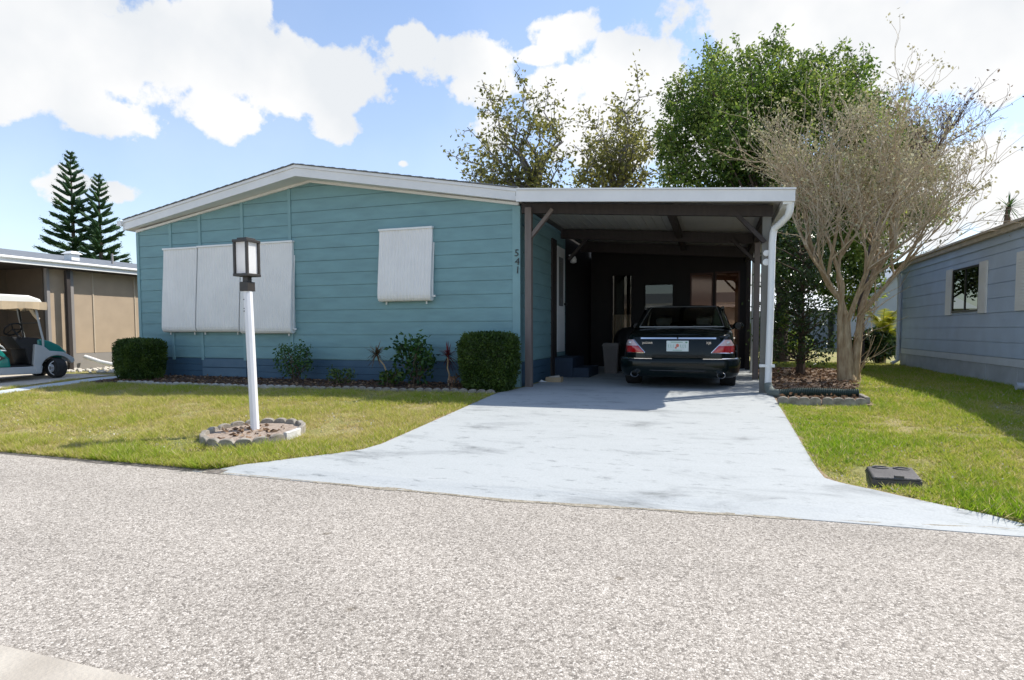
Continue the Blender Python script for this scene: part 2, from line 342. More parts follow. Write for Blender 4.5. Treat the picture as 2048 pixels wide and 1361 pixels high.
m_sand = mat('sandy_grit', (.20,.17,.12), .95, .3, 30, .6, 60, var2=(.40,.36,.29))
tag(mb.build('road_edge_grit', m_sand), kind='structure')
# near corner of a concrete apron across the road
mb = MB(); mb.grid([[(x, y, -.312) for x in (-9, -6, -4, -2.9, -1.8, -.6, .8, 3)] for y in (-3.5, .4, 1.0, 1.585)])
mb.q((-9,1.585,-.312),(3,1.585,-.312),(3,1.6,-.335),(-9,1.6,-.335))
m_apron = mat('apron_concrete', (.37,.33,.275), .9, .1, 3, .25, 60, var2=(.50,.455,.385))
tag(mb.build('concrete_apron', m_apron), kind='structure')
# driveway outline
LFT = [(4.20,-4.45),(4.3,-4.25),(4.5,-3.98),(4.76,-3.70),(4.98,-3.44),(5.15,-3.29),(5.4,-3.215),(6.2,-3.19),(7.2,-3.17),(8.7,-3.15),(9.2,-2.98),(9.5,-2.96),(16,-2.96)]
RGT = [(4.42,2.3),(4.65,1.9),(4.75,1.55),(4.9,1.3),(5.03,1.12),(5.12,.95),(5.24,.84),(5.5,.82),(7,.81),(9.3,.80),(16,.80)]
mb = MB(); yl = [4.2,4.24,4.28,4.3,4.33,4.36,4.42,4.5,4.56,4.65,4.7,4.76,4.83,4.9,4.98,5.03,5.08,5.15,5.24,5.4,5.6,6,6.6,7.2,8,8.7,9.0,9.2,9.5,11,13,15.7]
def dz(x, y):
    yf = max(4.2, road_edge(x)-.02); s = min(1, max(0, (y-yf)/.22)); s = s*s*(3-2*s); return -.3155*(1-s)+(gz(y)+.012)*s
left = []; right = []
rows = []
for y in yl:
    xl = lerp(LFT, y); xr = lerp(RGT, y) if y >= 4.42 else None
    if xr is None:
        for i in range(400):
            x = 2.2-i*.01
            if road_edge(x)-.02 <= y: break
        xr = x
    rows.append([(xl, y, dz(xl, y)-.05)]+[(xl+(xr-xl)*k/24, y, dz(xl+(xr-xl)*k/24, y)) for k in range(25)]+[(xr, y, dz(xr, y)-.05)])
# bottom row follows the road edge
rows.insert(0, [(p[0], p[1]-.001, -.345) for p in rows[0]])
mb.grid(rows)
drive = tag(mb.build('driveway', m_drive, solid=0), kind='structure')
def on_drive(x, y):
    if y < 4.2 or y > 15.7: return False
    xr = lerp(RGT, y) if y >= 4.42 else 2.3
    return lerp(LFT, y)-.01 < x < xr+.01
# bare soil worn along the edges of the driveway
mb = MB()
for tab, sg in ((RGT, 1), (LFT, -1)):
    y = 4.75
    while y < 9.3:
        x0, x1 = lerp(tab, y), lerp(tab, y+.08); w0 = .02+.09*max(0, noise.noise((y*2.1, sg, 2))+.25); w1 = .02+.09*max(0, noise.noise(((y+.08)*2.1, sg, 2))+.25)
        mb.q((x0-sg*.01, y, gz(y)+.006), (x0+sg*w0, y, gz(y)+.006), (x1+sg*w1, y+.08, gz(y+.08)+.006), (x1-sg*.01, y+.08, gz(y+.08)+.006)); y += .08
m_esoil = mat('edge_soil', (.20,.13,.08), .95, .3, 25, .6, 60, var2=(.36,.27,.18))
tag(mb.build('drive_edge_soil', m_esoil), kind='structure')
# walk on the left of the house and the neighbour's concrete parking pad
m_walk = mat('painted_walk', (.50,.55,.58), .8, .1, 3, .15, 60)
mb = MB(); mb.grid([[(x, y, gz(y)+.012) for x in (-12.0,-11.5)] for y in (4.4,5.2,6,7,8,9,11,16)])
tag(mb.build('side_walk', m_walk), kind='structure')
m_pad = mat('parking_concrete', (.52,.47,.40), .9, .12, 2.5, .2, 60)
mb = MB(); mb.grid([[(x, y, gz(y)+.012) for x in (-24,-18,-14.8,-12.28)] for y in (4.4,5.2,6,7,8,9,9.6)])
tag(mb.build('parking_pad', m_pad), kind='structure')
# planting beds
def bed(name, pts, z, m):
    mb = MB(); c = (sum(p[0] for p in pts)/len(pts), sum(p[1] for p in pts)/len(pts))
    for a, b_ in zip(pts, pts[1:]+pts[:1]): mb.q((*c, gnd(*c)+z), (*a, gnd(*a)+z), (*b_, gnd(*b_)+z))
    return tag(mb.build(name, m), kind='structure')
FB = [(-11.38,8.5),(-10.6,8.42),(-9,8.42),(-7,8.48),(-5,8.56),(-3.6,8.72),(-3.1,8.9),(-3.08,9.6),(-11.4,9.6)]
mb = MB()
fx = [-11.4+.2*i for i in range(42)]
def bed_front(x): return 8.40+.30*((x+11.4)/8.3)**2
mb.grid([[(x, bed_front(x)+(9.6-bed_front(x))*k/4, gnd(0, bed_front(x)+(9.6-bed_front(x))*k/4)+.03+.02*noise.noise((x*3, k, 0))) for x in fx] for k in range(5)])
tag(mb.build('flower_bed', m_mulch, smooth=True), kind='structure')
ring = [(-4.86+.52*math.cos(a*math.pi/12), 5.44+.50*math.sin(a*math.pi/12)) for a in range(24)]
bed('lamp_bed', ring, .035, m_soil)
mb = MB(); mb.grid([[(.84+(min(2.7, 1.95+max(0, 8.62+(16.2-8.62)*j/16-9.7)*.22)-.84)*i/10, 8.62+(16.2-8.62)*j/16, gnd(0, 8.62+(16.2-8.62)*j/16)+.02+.02*noise.noise((i*.8, j*.8, 5))) for i in range(11)] for j in range(17)])
m_litter = mat('litter_soil', (.10,.065,.045), .95, .3, 18, .9, 50, var2=(.26,.19,.14))
tag(mb.build('side_bed', m_litter, smooth=True), kind='structure')
def in_bed(x, y):
    if -11.5 < x < -3.05 and y > bed_front(x)-.02: return True
    if (x+4.86)**2/.58**2+(y-5.44)**2/.56**2 < 1: return True
    if .8 < x < 1.92+max(0, y-9.7)*.22+.15*noise.noise((y*1.5, 3, 1)) and 8.55 < y < 16.3 and x < 2.75: return True
    if -12.02 < x < -11.48: return True
    if x < -12.26 and y < 9.62: return True
    if 1.13 < x < 1.56 and 5.17 < y < 5.68: return True
    return False
# ------------------------------------------------------------------ grass blades
def grass(n_try, x0, x1, y0, y1, hmin, hmax, w):
    X = rng.uniform(x0, x1, n_try); Y = rng.uniform(y0, y1, n_try); keep = []
    for i in range(n_try):
        x, y = X[i], Y[i]
        if y < road_edge(x)+.0 or on_drive(x, y) or in_bed(x, y): continue
        d = noise.noise((x*1.3, y*1.3, 2.0)) + .6*noise.noise((x*5, y*5, 7.0))
        edge = min(1, (y-road_edge(x))/.5)
        if d < -.38 and edge > .6 and random.random() < .7: continue
        keep.append((x, y, d, edge))
    K = np.array(keep); n = len(K)
    th = rng.uniform(0, 2*np.pi, n); h = rng.uniform(hmin, hmax, n)*np.clip(1+.8*K[:, 2], .35, 2)*np.clip(1+.7*np.array([noise.noise((a*12, b_*12, 21.0)) for a, b_ in K[:, :2]]), .4, 1.8)*(1.25-.25*K[:, 3]); ww = rng.uniform(.6, 1.2, n)*w
    lean = rng.uniform(.3, 1.6, n)*h; la = rng.uniform(0, 2*np.pi, n)
    zg = np.array([gz(v) for v in K[:, 1]])
    V = np.zeros((n, 3, 3)); dx = np.cos(th)*ww/2; dy = np.sin(th)*ww/2
    V[:, 0] = np.stack([K[:, 0]-dx, K[:, 1]-dy, zg-.004], 1); V[:, 1] = np.stack([K[:, 0]+dx, K[:, 1]+dy, zg-.004], 1)
    V[:, 2] = np.stack([K[:, 0]+np.cos(la)*lean, K[:, 1]+np.sin(la)*lean, zg+h], 1)
    big = np.array([noise.noise((a*.55, b_*.55, 4.0)) for a, b_ in K[:, :2]])
    fine = np.array([noise.noise((a*15, b_*15, 14.0)) for a, b_ in K[:, :2]])
    side = np.where(K[:, 0] > 0, .12, -.09)
    T = np.clip(.52+.33*big+side+.34*K[:, 2]+.34*fine+.12*(1-K[:, 3])+rng.normal(0, .17, n), 0, 1)
    T[rng.uniform(0, 1, n) < .10] = .04
    return V.reshape(-1, 3), np.repeat(T, 3)
parts = [grass(330000, -14.5, -3.0, 4.1, 8.75, .02, .058, .010), grass(240000, .78, 7.5, 4.3, 9.5, .016, .046, .011), grass(110000, .8, 6.5, 9.5, 19, .02, .06, .017), grass(40000, -13, -2, 4.15, 4.6, .03, .07, .010)]
V = np.concatenate([p[0] for p in parts]); T = np.concatenate([p[1] for p in parts]); n = len(V)//3
me = bpy.data.meshes.new('grass'); me.vertices.add(len(V)); me.vertices.foreach_set('co', V.ravel())
me.loops.add(len(V)); me.loops.foreach_set('vertex_index', np.arange(len(V), dtype=np.int32))
me.polygons.add(n); me.polygons.foreach_set('loop_start', np.arange(0, 3*n, 3, dtype=np.int32)); me.polygons.foreach_set('loop_total', np.full(n, 3, dtype=np.int32))
me.update(calc_edges=True); at = me.attributes.new('tint', 'FLOAT', 'POINT'); at.data.foreach_set('value', T.astype(np.float32))
m_grass = leafmat('grass_blade', (.62,.50,.28), (.24,.38,.018), .45, .25, mid=(.47,.46,.085), rough=.6)
me.materials.append(m_grass); go = bpy.data.objects.new('grass', me); COL.objects.link(go); tag(go, 'short yellow green lawn grass with dry straw patches', 'grass', kind='stuff')
# ------------------------------------------------------------------ the teal house
XL, XR, YF, YB = -11.42, -3.07, 9.58, 21.0
XA, ZA, ZE = -7.12, 3.71, 3.02          # wall apex and eaves
def roof_under(x): return ZE+(ZA-ZE)*(1-abs(x-XA)/(abs(XL-XA) if x < XA else abs(XR-XA)))
house = thing('teal_house', (-7.2, 12, 0), 'teal lap sided single storey house with white trimmed low gable roof and dark blue skirting', 'house')
SK, CO = .41, .2285
def laps(mb, p, q, nrm, z0, z1, clip=None, co=CO, out=.017):
    p, q, nrm = Vector(p), Vector(q), Vector(nrm); z = z0
    while z < z1-.01:
        zt = min(z+co, z1)
        def X(zz):
            if clip is None: return 0., 1.
            lo, hi = 0., 1.
            ks = [k/400 for k in range(401) if clip((p+(q-p)*(k/400)).x) >= zz-1e-6]
            return (min(ks), max(ks)) if ks else (None, None)
        a0, b0 = X(z); a1, b1 = X(zt)
        if a0 is None: break
        if a1 is None: a1 = b1 = (a0+b0)/2
        P = lambda k, zz, o: p+(q-p)*k+nrm*o+Vector((0,0,zz))
        zg = min(z+.011, zt); 
        poly = [P(a0,zg,out), P(b0,zg,out)]
        if clip and zg < ZE < zt: poly += [P(1,ZE,out), P(b1,zt,out-.003), P(a1,zt,out-.003), P(0,ZE,out)]
        else: poly += [P(b1,zt,out-.003), P(a1,zt,out-.003)]
        mb.q(*poly)
        mb.q(P(a0,z,.0), P(b0,z,.0), P(b0,zg,.0), P(a0,zg,.0)); mb.q(P(a0,zg,0), P(b0,zg,0), P(b0,zg,out), P(a0,zg,out))
        mb.q(P(a0,z,0), P(a0,z,out-.003), P(b0,z,out-.003), P(b0,z,0))
        z = zt
mb = MB(); laps(mb, (XL,YF,0), (XR,YF,0), (0,-1,0), SK, ZA, roof_under)
mb.build('front_wall', m_teal, house, fixn=False)
mb = MB(); laps(mb, (XR,YF,0), (XR,12.75,0), (1,0,0), SK, 3.0); mb.build('side_wall', m_teal, house, fixn=False)
mb = MB(); laps(mb, (XL,YB,0), (XL,YF,0), (-1,0,0), SK, 3.0)
mb.build('side_wall', m_teal, house, fixn=False)
mb = MB(); mb.q((XR-.02,12.75,-.05),(XR-.02,YB,-.05),(XR-.02,YB,3.02),(XR-.02,12.75,3.02)); mb.build('rear_side_wall', m_darkwall, house)  # house side past the door, deep shade put into its dark colour
mb = MB()  # hollow core so no light leaks through
mb.hexa([(XL+.01,YF+.015,-.2),(XR-.03,YF+.015,-.2),(XR-.03,YB,-.2),(XL+.01,YB,-.2)], [(XL+.01,YF+.015,3.0),(XR-.03,YF+.015,3.0),(XR-.03,YB,3.0),(XL+.01,YB,3.0)])
mb.build('inner_core', m_dark, house)
mb = MB()
for z0, z1 in ((-.2,.02),(.024,.15),(.154,.28),(.284,SK)):
    mb.box(XL-.004, YF-.008, z0, -9.79, YF+.01, z1); mb.box(-8.68, YF-.008, z0, XR+.006, YF+.01, z1)
    mb.box(XR-.01, YF+.012, z0, XR+.008, 13, z1)
mb.box(-9.79,YF-.003,-.2,-8.68,YF+.01,SK); mb.box(XL-.006,YF+.012,-.2,XL+.01,YB,SK)
mb.build('skirting', m_navy, house, bevel=.003)
m_vent = mat('blue_panel', (.075,.135,.19), .6, .15, 5, .2, 50, var2=(.095,.165,.22))
mb = MB(); mb.box(-9.78,YF-.03,-.08,-8.69,YF-.006,.03); mb.box(-9.78,YF-.03,.045,-8.69,YF-.006,.215); mb.box(-9.78,YF-.03,.23,-8.69,YF-.006,.395)
mb.build('skirting_panel', m_vent, house, bevel=.006, label='paler blue slatted access panel in the dark skirting')
for x in (-10.52, -9.76, -8.71, -7.60):
    mb = MB(); zt = roof_under(x)-.02; mb.box(x-.033, YF-.034, .37, x+.033, YF-.003, zt); mb.build('batten', m_teal_trim, house, bevel=.004)
for x0, x1 in ((XL-.02, XL+.05), (XR-.115, XR+.022)):
    mb = MB(); mb.box(x0, YF-.032, -.02 if x0 > -5 else .02, x1, YF+.05, ZE-.03); mb.build('corner_board', m_teal_trim, house, bevel=.004)
# roof with a slight prow at the peak
RZ = 3.905; EZ = 3.235; TH = .20
FPL, FPA, FPR = (-11.58,9.40), (XA,9.13), (-3.03,9.40)
mb = MB(); bk = YB+.4
mb.q((FPL[0],FPL[1],EZ),(FPA[0],FPA[1],RZ),(FPA[0],bk,RZ),(FPL[0],bk,EZ)); mb.q((FPA[0],FPA[1],RZ),(FPR[0],FPR[1],EZ),(FPR[0],bk,EZ),(FPA[0],bk,RZ))
rf = mb.build('roof', m_shingle, house, fixn=False)
mb = MB()
for k in range(60):     # ragged shingle edge just over the fascia
    for a, b_ in ((FPL,FPA),(FPA,FPR)):
        s = k/60; s2 = (k+.96)/60; zz = (EZ,RZ) if a == FPL else (RZ,EZ)
        p = Vector((a[0]+(b_[0]-a[0])*s, a[1]+(b_[1]-a[1])*s-.035, zz[0]+(zz[1]-zz[0])*s)); q = Vector((a[0]+(b_[0]-a[0])*s2, a[1]+(b_[1]-a[1])*s2-.035, zz[0]+(zz[1]-zz[0])*s2))
        d = Vector((0,.3,0)); u = Vector((0,0,.014+.004*(k % 3))); o = Vector((0,0,.002)); mb.hexa([p+o, q+o, q+d+o, p+d+o], [p+u, q+u, q+d+u, p+d+u])
mb.build('shingle_edge', m_shingle, rf)
mb = MB()
for a, b_, za, zb in ((FPL,FPA,EZ,RZ),(FPA,FPR,RZ,EZ)):
    a3 = Vector((a[0],a[1],za)); b3 = Vector((b_[0],b_[1],zb)); n = Vector((b3.y-a3.y, -(b3.x-a3.x), 0)).normalized()
    for z0, z1, o in ((-TH,-.055,.0),(-.053,-.004,.016)):
        i0 = [a3+Vector((0,0,z0)), b3+Vector((0,0,z0)), b3+Vector((0,.03,z0)), a3+Vector((0,.03,z0))]; i1 = [v+Vector((0,0,z1-z0)) for v in i0]
        if o:
            for L_ in (i0, i1): L_[0] = L_[0]+n*o; L_[1] = L_[1]+n*o
        mb.hexa(i0, i1)
mb.box(-11.60,9.39,EZ-TH,-11.565,bk,EZ-.005); mb.build('fascia', m_fascia, house)
mb = MB(); zs = -TH+.004
mb.q((FPL[0],FPL[1]+.02,EZ+zs),(FPA[0],FPA[1]+.02,RZ+zs),(FPA[0],YF+.2,RZ+zs+.02),(FPL[0],YF+.2,EZ+zs+.02)); mb.q((FPA[0],FPA[1]+.02,RZ+zs),(FPR[0],FPR[1]+.02,EZ+zs),(FPR[0],YF+.2,EZ+zs+.02),(FPA[0],YF+.2,RZ+zs+.02))
mb.q((FPL[0],YF+.2,EZ+zs),(XL+.05,YF+.2,EZ+zs),(XL+.05,bk,EZ+zs),(FPL[0],bk,EZ+zs)); mb.build('soffit', m_fascia, house)
mb = MB()
for x0, x1 in ((XL, XA), (XA, XR)): mb.bar((x0,YF-.03,roof_under(x0)-.005), (x1,YF-.03,roof_under(x1)-.005), .045, .045)
mb.build('gable_trim', m_fascia, house)
mb = MB(); mb.tube([(-11.64,9.36,EZ-.06),(-11.64,bk,EZ-.06)], .06, 8); mb.box(-11.70,9.34,EZ-.12,-11.59,9.37,EZ-.02); mb.build('gutter', m_white, house)
mb = MB(); mb.lathe((-7.72,11.2,3.78), [(.10,0),(.10,.12),(.20,.12),(.20,.17),(.12,.20),(0,.20)], 16); mb.build('roof_vent', m_blackm, house, label='round black cap vent at the roof ridge')
# window awnings (ribbed, curled at the foot)
def awning(x0, x1, zt, zb, name, proj=.2, ribs=.062, label=None):
    H = zt-zb; pr = [(.025,0),(.055,.015),(.085,.25*H),(.13,.5*H),(.17,.75*H),(.188,H-.15),(.19,H-.10),(.178,H-.05),(.15,H-.015),(.11,H),(.06,H-.005),(.03,H-.02)]
    pr = [(a*proj/.19, b_) for a, b_ in pr]; mb = MB(); nx = int((x1-x0)/ribs)*4; rows = []
    for o, d in pr:
        rows.append([(x0+(x1-x0)*k/nx, YF-.02-o-(.009 if k % 4 in (1,2) else 0), zt-d) for k in range(nx+1)])
    mb.grid(rows); g = mb.build(name, m_shutter, house, smooth=False, label=label)
    mb = MB()
    for x in (x0+.004, x1-.004):
        pts = [(x, YF-.018-o+.004, zt-d) for o, d in pr]; mb.f.append(tuple(range(len(mb.v), len(mb.v)+len(pts)+2))); mb.v.extend(pts+[(x,YF-.01,zb+.03),(x,YF-.01,zt)]); mb.m.append(0)
    mb.box(x0-.01,YF-.085,zt-.012,x1+.012,YF-.012,zt+.02)
    mb.bar((x1+.014,YF-.02,zt-.25),(x1+.014,YF-.10,zb+.08),.016,.016); mb.box(x1,YF-.09,zb+.07,x1+.06,YF-.06,zb+.10)
    for x in (x0+.12, x1-.12): mb.box(x-.012,YF-.06,zb-.05,x+.012,YF-.045,zb+.02)
    mb.build('awning_frame', m_white, g)
awning(-10.67,-9.80,2.61,.93,'window_awning',.14,.04); awning(-9.775,-8.725,2.62,.93,'window_awning',.14,.04); awning(-8.70,-7.52,2.62,.90,'window_awning',.14,.045)
awning(-5.66,-4.63,2.72,1.46,'window_awning',.14,.064,'single white ribbed awning closed over the right window')
def text(s, size, loc, rot, m, parent, name, depth=.004, label=None):
    c = bpy.data.curves.new(name, 'FONT'); c.body = s; c.size = size; c.extrude = depth; c.align_x = 'CENTER'; c.align_y = 'CENTER'; c.resolution_u = 2
    o = bpy.data.objects.new(name, c); COL.objects.link(o); bpy.context.view_layer.update()
    me = bpy.data.meshes.new_from_object(o); bpy.data.objects.remove(o); me.materials.clear(); me.materials.append(m)
    o = bpy.data.objects.new(name, me); COL.objects.link(o); o.parent = parent
    pl = Vector((0,0,0)); p = parent
    while p is not None: pl += Vector(p.location); p = p.parent
    o.location = Vector(loc)-pl; o.rotation_euler = rot
    if label: o['label'] = label
    return o
for ch, z, x in (('5',2.215,-3.105),('4',2.075,-3.095),('1',1.935,-3.09)):
    text(ch, .165, (x,YF-.04,z), (rad(90),rad(4),0), m_blackm, house, 'house_number', label='black house number %s' % ch)
# front door in the side wall under the carport
DX = XR+.018
mb = MB(); mb.box(XR,11.55,-.02,DX+.03,11.9,2.75); mb.build('door_trim', m_brown, house)
mb = MB(); mb.box(XR,11.97,.5,DX+.02,12.62,2.66); dr = mb.build('door', m_white, house, bevel=.006, label='white door with narrow striped glass')
mb = MB()
for k in range(4): mb.box(DX+.021,12.1+.1*k,1.45,DX+.027,12.15+.1*k,2.45)
mb.build('door_glass', m_dark, dr)
mb = MB(); mb.tube([(DX+.02,12.57,1.5),(DX+.08,12.57,1.5)],.025,10); mb.build('door_handle', m_blackm, dr)
mb = MB(); mb.lathe((XR+.1,13.15,2.42),[(.02,0),(.07,.02),(.075,.09),(.05,.15),(0,.16)],12); mb.tube([(XR,13.15,2.6),(XR+.1,13.15,2.6),(XR+.1,13.15,2.55)],.018,6); mb.build('wall_lamp', m_white, house, smooth=True)
# ------------------------------------------------------------------ carport
cp = thing('carport', (-1.1, 9.6, 0), 'open carport with flat white fascia and brown timber posts attached to teal house', 'carport')
def zr(x): return 3.0-.075*(x+3.0)          # underside of the roof deck
CXL, CXR, CYF, CYB = -3.0, 1.02, 9.12, 15.9
mb = MB()
mb.hexa([(CXL,CYF+.03,zr(CXL)+.06),(CXR,CYF+.03,zr(CXR)+.06),(CXR,CYB,zr(CXR)+.06),(CXL,CYB,zr(CXL)+.06)],[(CXL,CYF+.03,zr(CXL)+.12),(CXR,CYF+.03,zr(CXR)+.12),(CXR,CYB,zr(CXR)+.12),(CXL,CYB,zr(CXL)+.12)])
nb = 22
for k in range(nb):    # ribbed pan underside
    x0 = CXL+.06+(CXR-.3-CXL)*k/nb; x1 = x0+.012
    mb.box(x0,CYF+.56,zr(x0)+.05,x1,CYB,zr(x0)+.065)
mb.build('roof_deck', m_ceil, cp)
mb = MB()
mb.hexa([(CXL+.02,CYF,zr(CXL)-.035),(CXR,CYF,zr(CXR)-.005),(CXR,CYF+.03,zr(CXR)-.005),(CXL+.02,CYF+.03,zr(CXL)-.035)],[(CXL+.02,CYF,zr(CXL)+.14),(CXR,CYF,zr(CXR)+.15),(CXR,CYF+.03,zr(CXR)+.15),(CXL+.02,CYF+.03,zr(CXL)+.14)])
mb.hexa([(CXL+.02,CYF-.02,zr(CXL)+.145),(CXR+.01,CYF-.02,zr(CXR)+.152),(CXR+.01,CYF+.06,zr(CXR)+.152),(CXL+.02,CYF+.06,zr(CXL)+.145)],[(CXL+.02,CYF-.02,zr(CXL)+.17),(CXR+.01,CYF-.02,zr(CXR)+.175),(CXR+.01,CYF+.06,zr(CXR)+.175),(CXL+.02,CYF+.06,zr(CXL)+.17)])
mb.box(CXR-.03,CYF+.031,zr(CXR)-.005,CXR,CYB,zr(CXR)+.15); mb.build('fascia', m_fascia, cp)
mb = MB(); mb.box(CXR-.15,CYF+.03,zr(CXR)-.03,CXR-.032,CYB,zr(CXR)+.055); mb.build('gutter', m_white, cp)
def beam(y, dz, w=.09):
    a, b_ = Vector((XR+.04,y,zr(XR)-.045)), Vector((.78,y,zr(.78)-.045))
    mb = MB(); mb.hexa([a+Vector((0,0,-dz)),b_+Vector((0,0,-dz)),b_+Vector((0,w,-dz)),a+Vector((0,w,-dz))],[a+Vector((0,0,.07)),b_+Vector((0,0,.07)),b_+Vector((0,w,.07)),a+Vector((0,w,.07))])
    mb.build('beam', m_brown, cp, bevel=.005)
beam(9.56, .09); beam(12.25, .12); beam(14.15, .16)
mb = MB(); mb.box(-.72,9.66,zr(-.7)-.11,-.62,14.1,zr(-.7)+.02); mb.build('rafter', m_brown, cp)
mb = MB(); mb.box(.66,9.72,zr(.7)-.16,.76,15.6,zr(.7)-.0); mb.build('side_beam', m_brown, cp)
mb = MB(); mb.box(-2.955,9.50,-.01,-2.845,9.61,zr(-2.9)-.045); mb.build('post', m_post, cp, bevel=.006)
mb = MB(); mb.box(.645,9.60,-.01,.765,9.72,zr(.7)-.06); p2 = mb.build('post', m_postg, cp, bevel=.006)
mb = MB(); mb.lathe((.705,9.595,2.06),[(.028,-.03),(.045,-.02),(.045,.02),(.028,.03)],14,'y'); mb.lathe((.705,9.595,1.93),[(.035,-.02),(.05,-.01),(.05,.02),(.03,.03)],14,'y'); mb.build('post_fixture', m_white, p2)
for y in (12.15, 15.15):
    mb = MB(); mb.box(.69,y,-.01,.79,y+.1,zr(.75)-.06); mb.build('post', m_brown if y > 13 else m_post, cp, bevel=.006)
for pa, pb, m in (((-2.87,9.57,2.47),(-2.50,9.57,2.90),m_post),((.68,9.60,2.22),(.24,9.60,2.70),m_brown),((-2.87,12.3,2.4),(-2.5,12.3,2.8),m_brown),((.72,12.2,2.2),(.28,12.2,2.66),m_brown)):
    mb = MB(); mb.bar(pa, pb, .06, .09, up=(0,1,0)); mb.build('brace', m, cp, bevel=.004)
mb = MB(); mb.tube([(.80,14.2,.0),(.80,14.2,2.6)],.045,8); mb.build('white_pole', m_white, cp)
# downspout with its double bend
dsp = [(.97,9.2,2.70),(.965,9.22,2.60),(.95,9.28,2.53),(.86,9.42,2.44),(.80,9.50,2.40),(.785,9.52,2.34),(.775,9.53,2.2),(.77,9.53,1.2),(.755,9.53,.10)]
mb = MB(); mb.tube(dsp, .048, 12); d = mb.build('downspout', m_white, cp, smooth=True)
mb = MB(); mb.box(.63,9.49,.40,.84,9.575,.44); mb.build('strap', m_white, d)
# ------------------------------------------------------------------ rear room behind the parked car
rr = thing('rear_room', (-1.1, 15.6, 0), 'dark brown enclosed room with glazed doors at back of carport', 'room')
WY = 15.6
PN = [(-2.54,-1.98,.15,2.38),(-1.70,-.96,1.0,2.12),(-.58,-.04,.5,2.34),(.0,.57,.15,2.36)]
mb = MB(); xsb = [XR+.02]+[v for p in PN for v in p[:2]]+[.72]
for k in range(0, len(xsb), 2):
    if xsb[k+1]-xsb[k] > .01: mb.box(xsb[k],WY,-.05,xsb[k+1],WY+.1,3.0-.0)
for x0, x1, z0, z1 in PN: mb.box(x0,WY+.002,-.05,x1,WY+.098,z0); mb.box(x0,WY+.002,z1,x1,WY+.098,2.95)
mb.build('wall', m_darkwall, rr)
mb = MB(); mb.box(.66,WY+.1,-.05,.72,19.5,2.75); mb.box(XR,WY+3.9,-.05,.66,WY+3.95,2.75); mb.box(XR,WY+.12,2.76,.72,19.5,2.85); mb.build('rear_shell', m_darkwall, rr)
m_curt = mat('cream_curtain', (.55,.48,.38), .9, .1, 5); m_blind = mat('tan_blind', (.42,.25,.16), .8, .08, 4); m_inside = mat('dim_inside', (.05,.05,.05), .9, .2, 2)
m_gl1 = glassmat('door_glass', (.75,.7,.62), .02, gcol=(.75,.62,.5)); m_gl2 = glassmat('grey_glass', (.5,.5,.5), 0.03, gcol=(.8,.84,.8)); m_gl3 = glassmat('screened_glass', (.55,.45,.4), .04, .08, gcol=(.9,.62,.5)); m_gl4 = glassmat('tan_glass', (.6,.5,.45), .10, gcol=(.85,.62,.5))
m_redf = mat('reddish_frame', (.07,.025,.015), .6, .2, 4)
for i, (x0, x1, z0, z1) in enumerate(PN):
    mb = MB()
    for a in ((x0,z0,x0+.035,z1),(x1-.035,z0,x1,z1),(x0+.035,z0,x1-.035,z0+.04),(x0+.035,z1-.04,x1-.035,z1)): mb.box(a[0],WY-.02,a[1],a[2],WY+.05,a[3])
    fr = mb.build('window' if i in (1,2) else 'glass_door', m_redf if i > 1 else m_dark, rr); pg = (m_gl1, m_gl2, m_gl3, m_gl4)[i]
    mb = MB(); mb.q((x0+.03,WY+.02,z0+.03),(x1-.03,WY+.02,z0+.03),(x1-.03,WY+.02,z1-.03),(x0+.03,WY+.02,z1-.03)); mb.build('pane', pg, fr)
    mb = MB()
    if i == 0:
        mb.grid([[(x0+.04+(x1-x0-.08)*k/40, WY+.14+.025*math.sin(k*.9), z) for k in range(41)] for z in (z0+.05, 1.35)])
        mb.build('curtain', m_curt, fr, smooth=True)
    else:
        mb.q((x0+.02,WY+.12,z0),(x1-.02,WY+.12,z0),(x1-.02,WY+.12,z1),(x0+.02,WY+.12,z1)); mb.build('blind', (m_inside, m_blind, m_blind)[i-1], fr)
# ------------------------------------------------------------------ small things under the carport
m_step = mat('navy_step', (.025,.045,.075), .7, .15, 4, .15, 40)
mb = MB(); mb.box(-3.04,11.75,0,-2.66,12.85,.40); mb.box(-2.66,11.78,0,-2.34,12.82,.20)
tag(mb.build('entry_steps', m_step, loc=(-2.7,12.3,0), bevel=.012), 'dark navy two tread entry steps below the white door', 'steps')
m_bin = mat('taupe_plastic', (.20,.18,.165), .6, .08, 5)
tb = thing('waste_bin', (-2.12,13.2,0), 'grey taupe slatted waste bin standing left of the car', 'bin')
mb = MB(); mb.hexa([(-2.25,13.08,0),(-1.99,13.08,0),(-1.99,13.32,0),(-2.25,13.32,0)],[(-2.29,13.04,.6),(-1.95,13.04,.6),(-1.95,13.36,.6),(-2.29,13.36,.6)])
for k in range(7): mb.bar((-2.235+.038*k,13.072,.05),(-2.27+.05*k,13.034,.56),.012,.012)
mb.build('bin_body', m_bin, tb, bevel=.01)
mb = MB(); mb.hexa([(-2.31,13.02,.602),(-1.93,13.02,.602),(-1.93,13.38,.602),(-2.31,13.38,.602)],[(-2.28,13.05,.67),(-1.96,13.05,.67),(-1.96,13.35,.67),(-2.28,13.35,.67)]); mb.build('lid', m_bin, tb, bevel=.012)
m_cover = mat('black_cover', (.012,.012,.013), .5, .2, 5, .5, 8)
mb = MB(); rows = []
for zz, sx, sy in ((0,.33,.28),(.3,.34,.29),(.62,.36,.30),(.8,.34,.28),(.93,.27,.22),(1.0,.16,.13),(1.02,.01,.01)):
    rows.append([(-1.86+sx*(1+.06*math.sin(5*a_))*math.cos(a_), 14.1+sy*(1+.06*math.sin(7*a_))*math.sin(a_), zz) for a_ in [2*math.pi*j/40 for j in range(41)]])
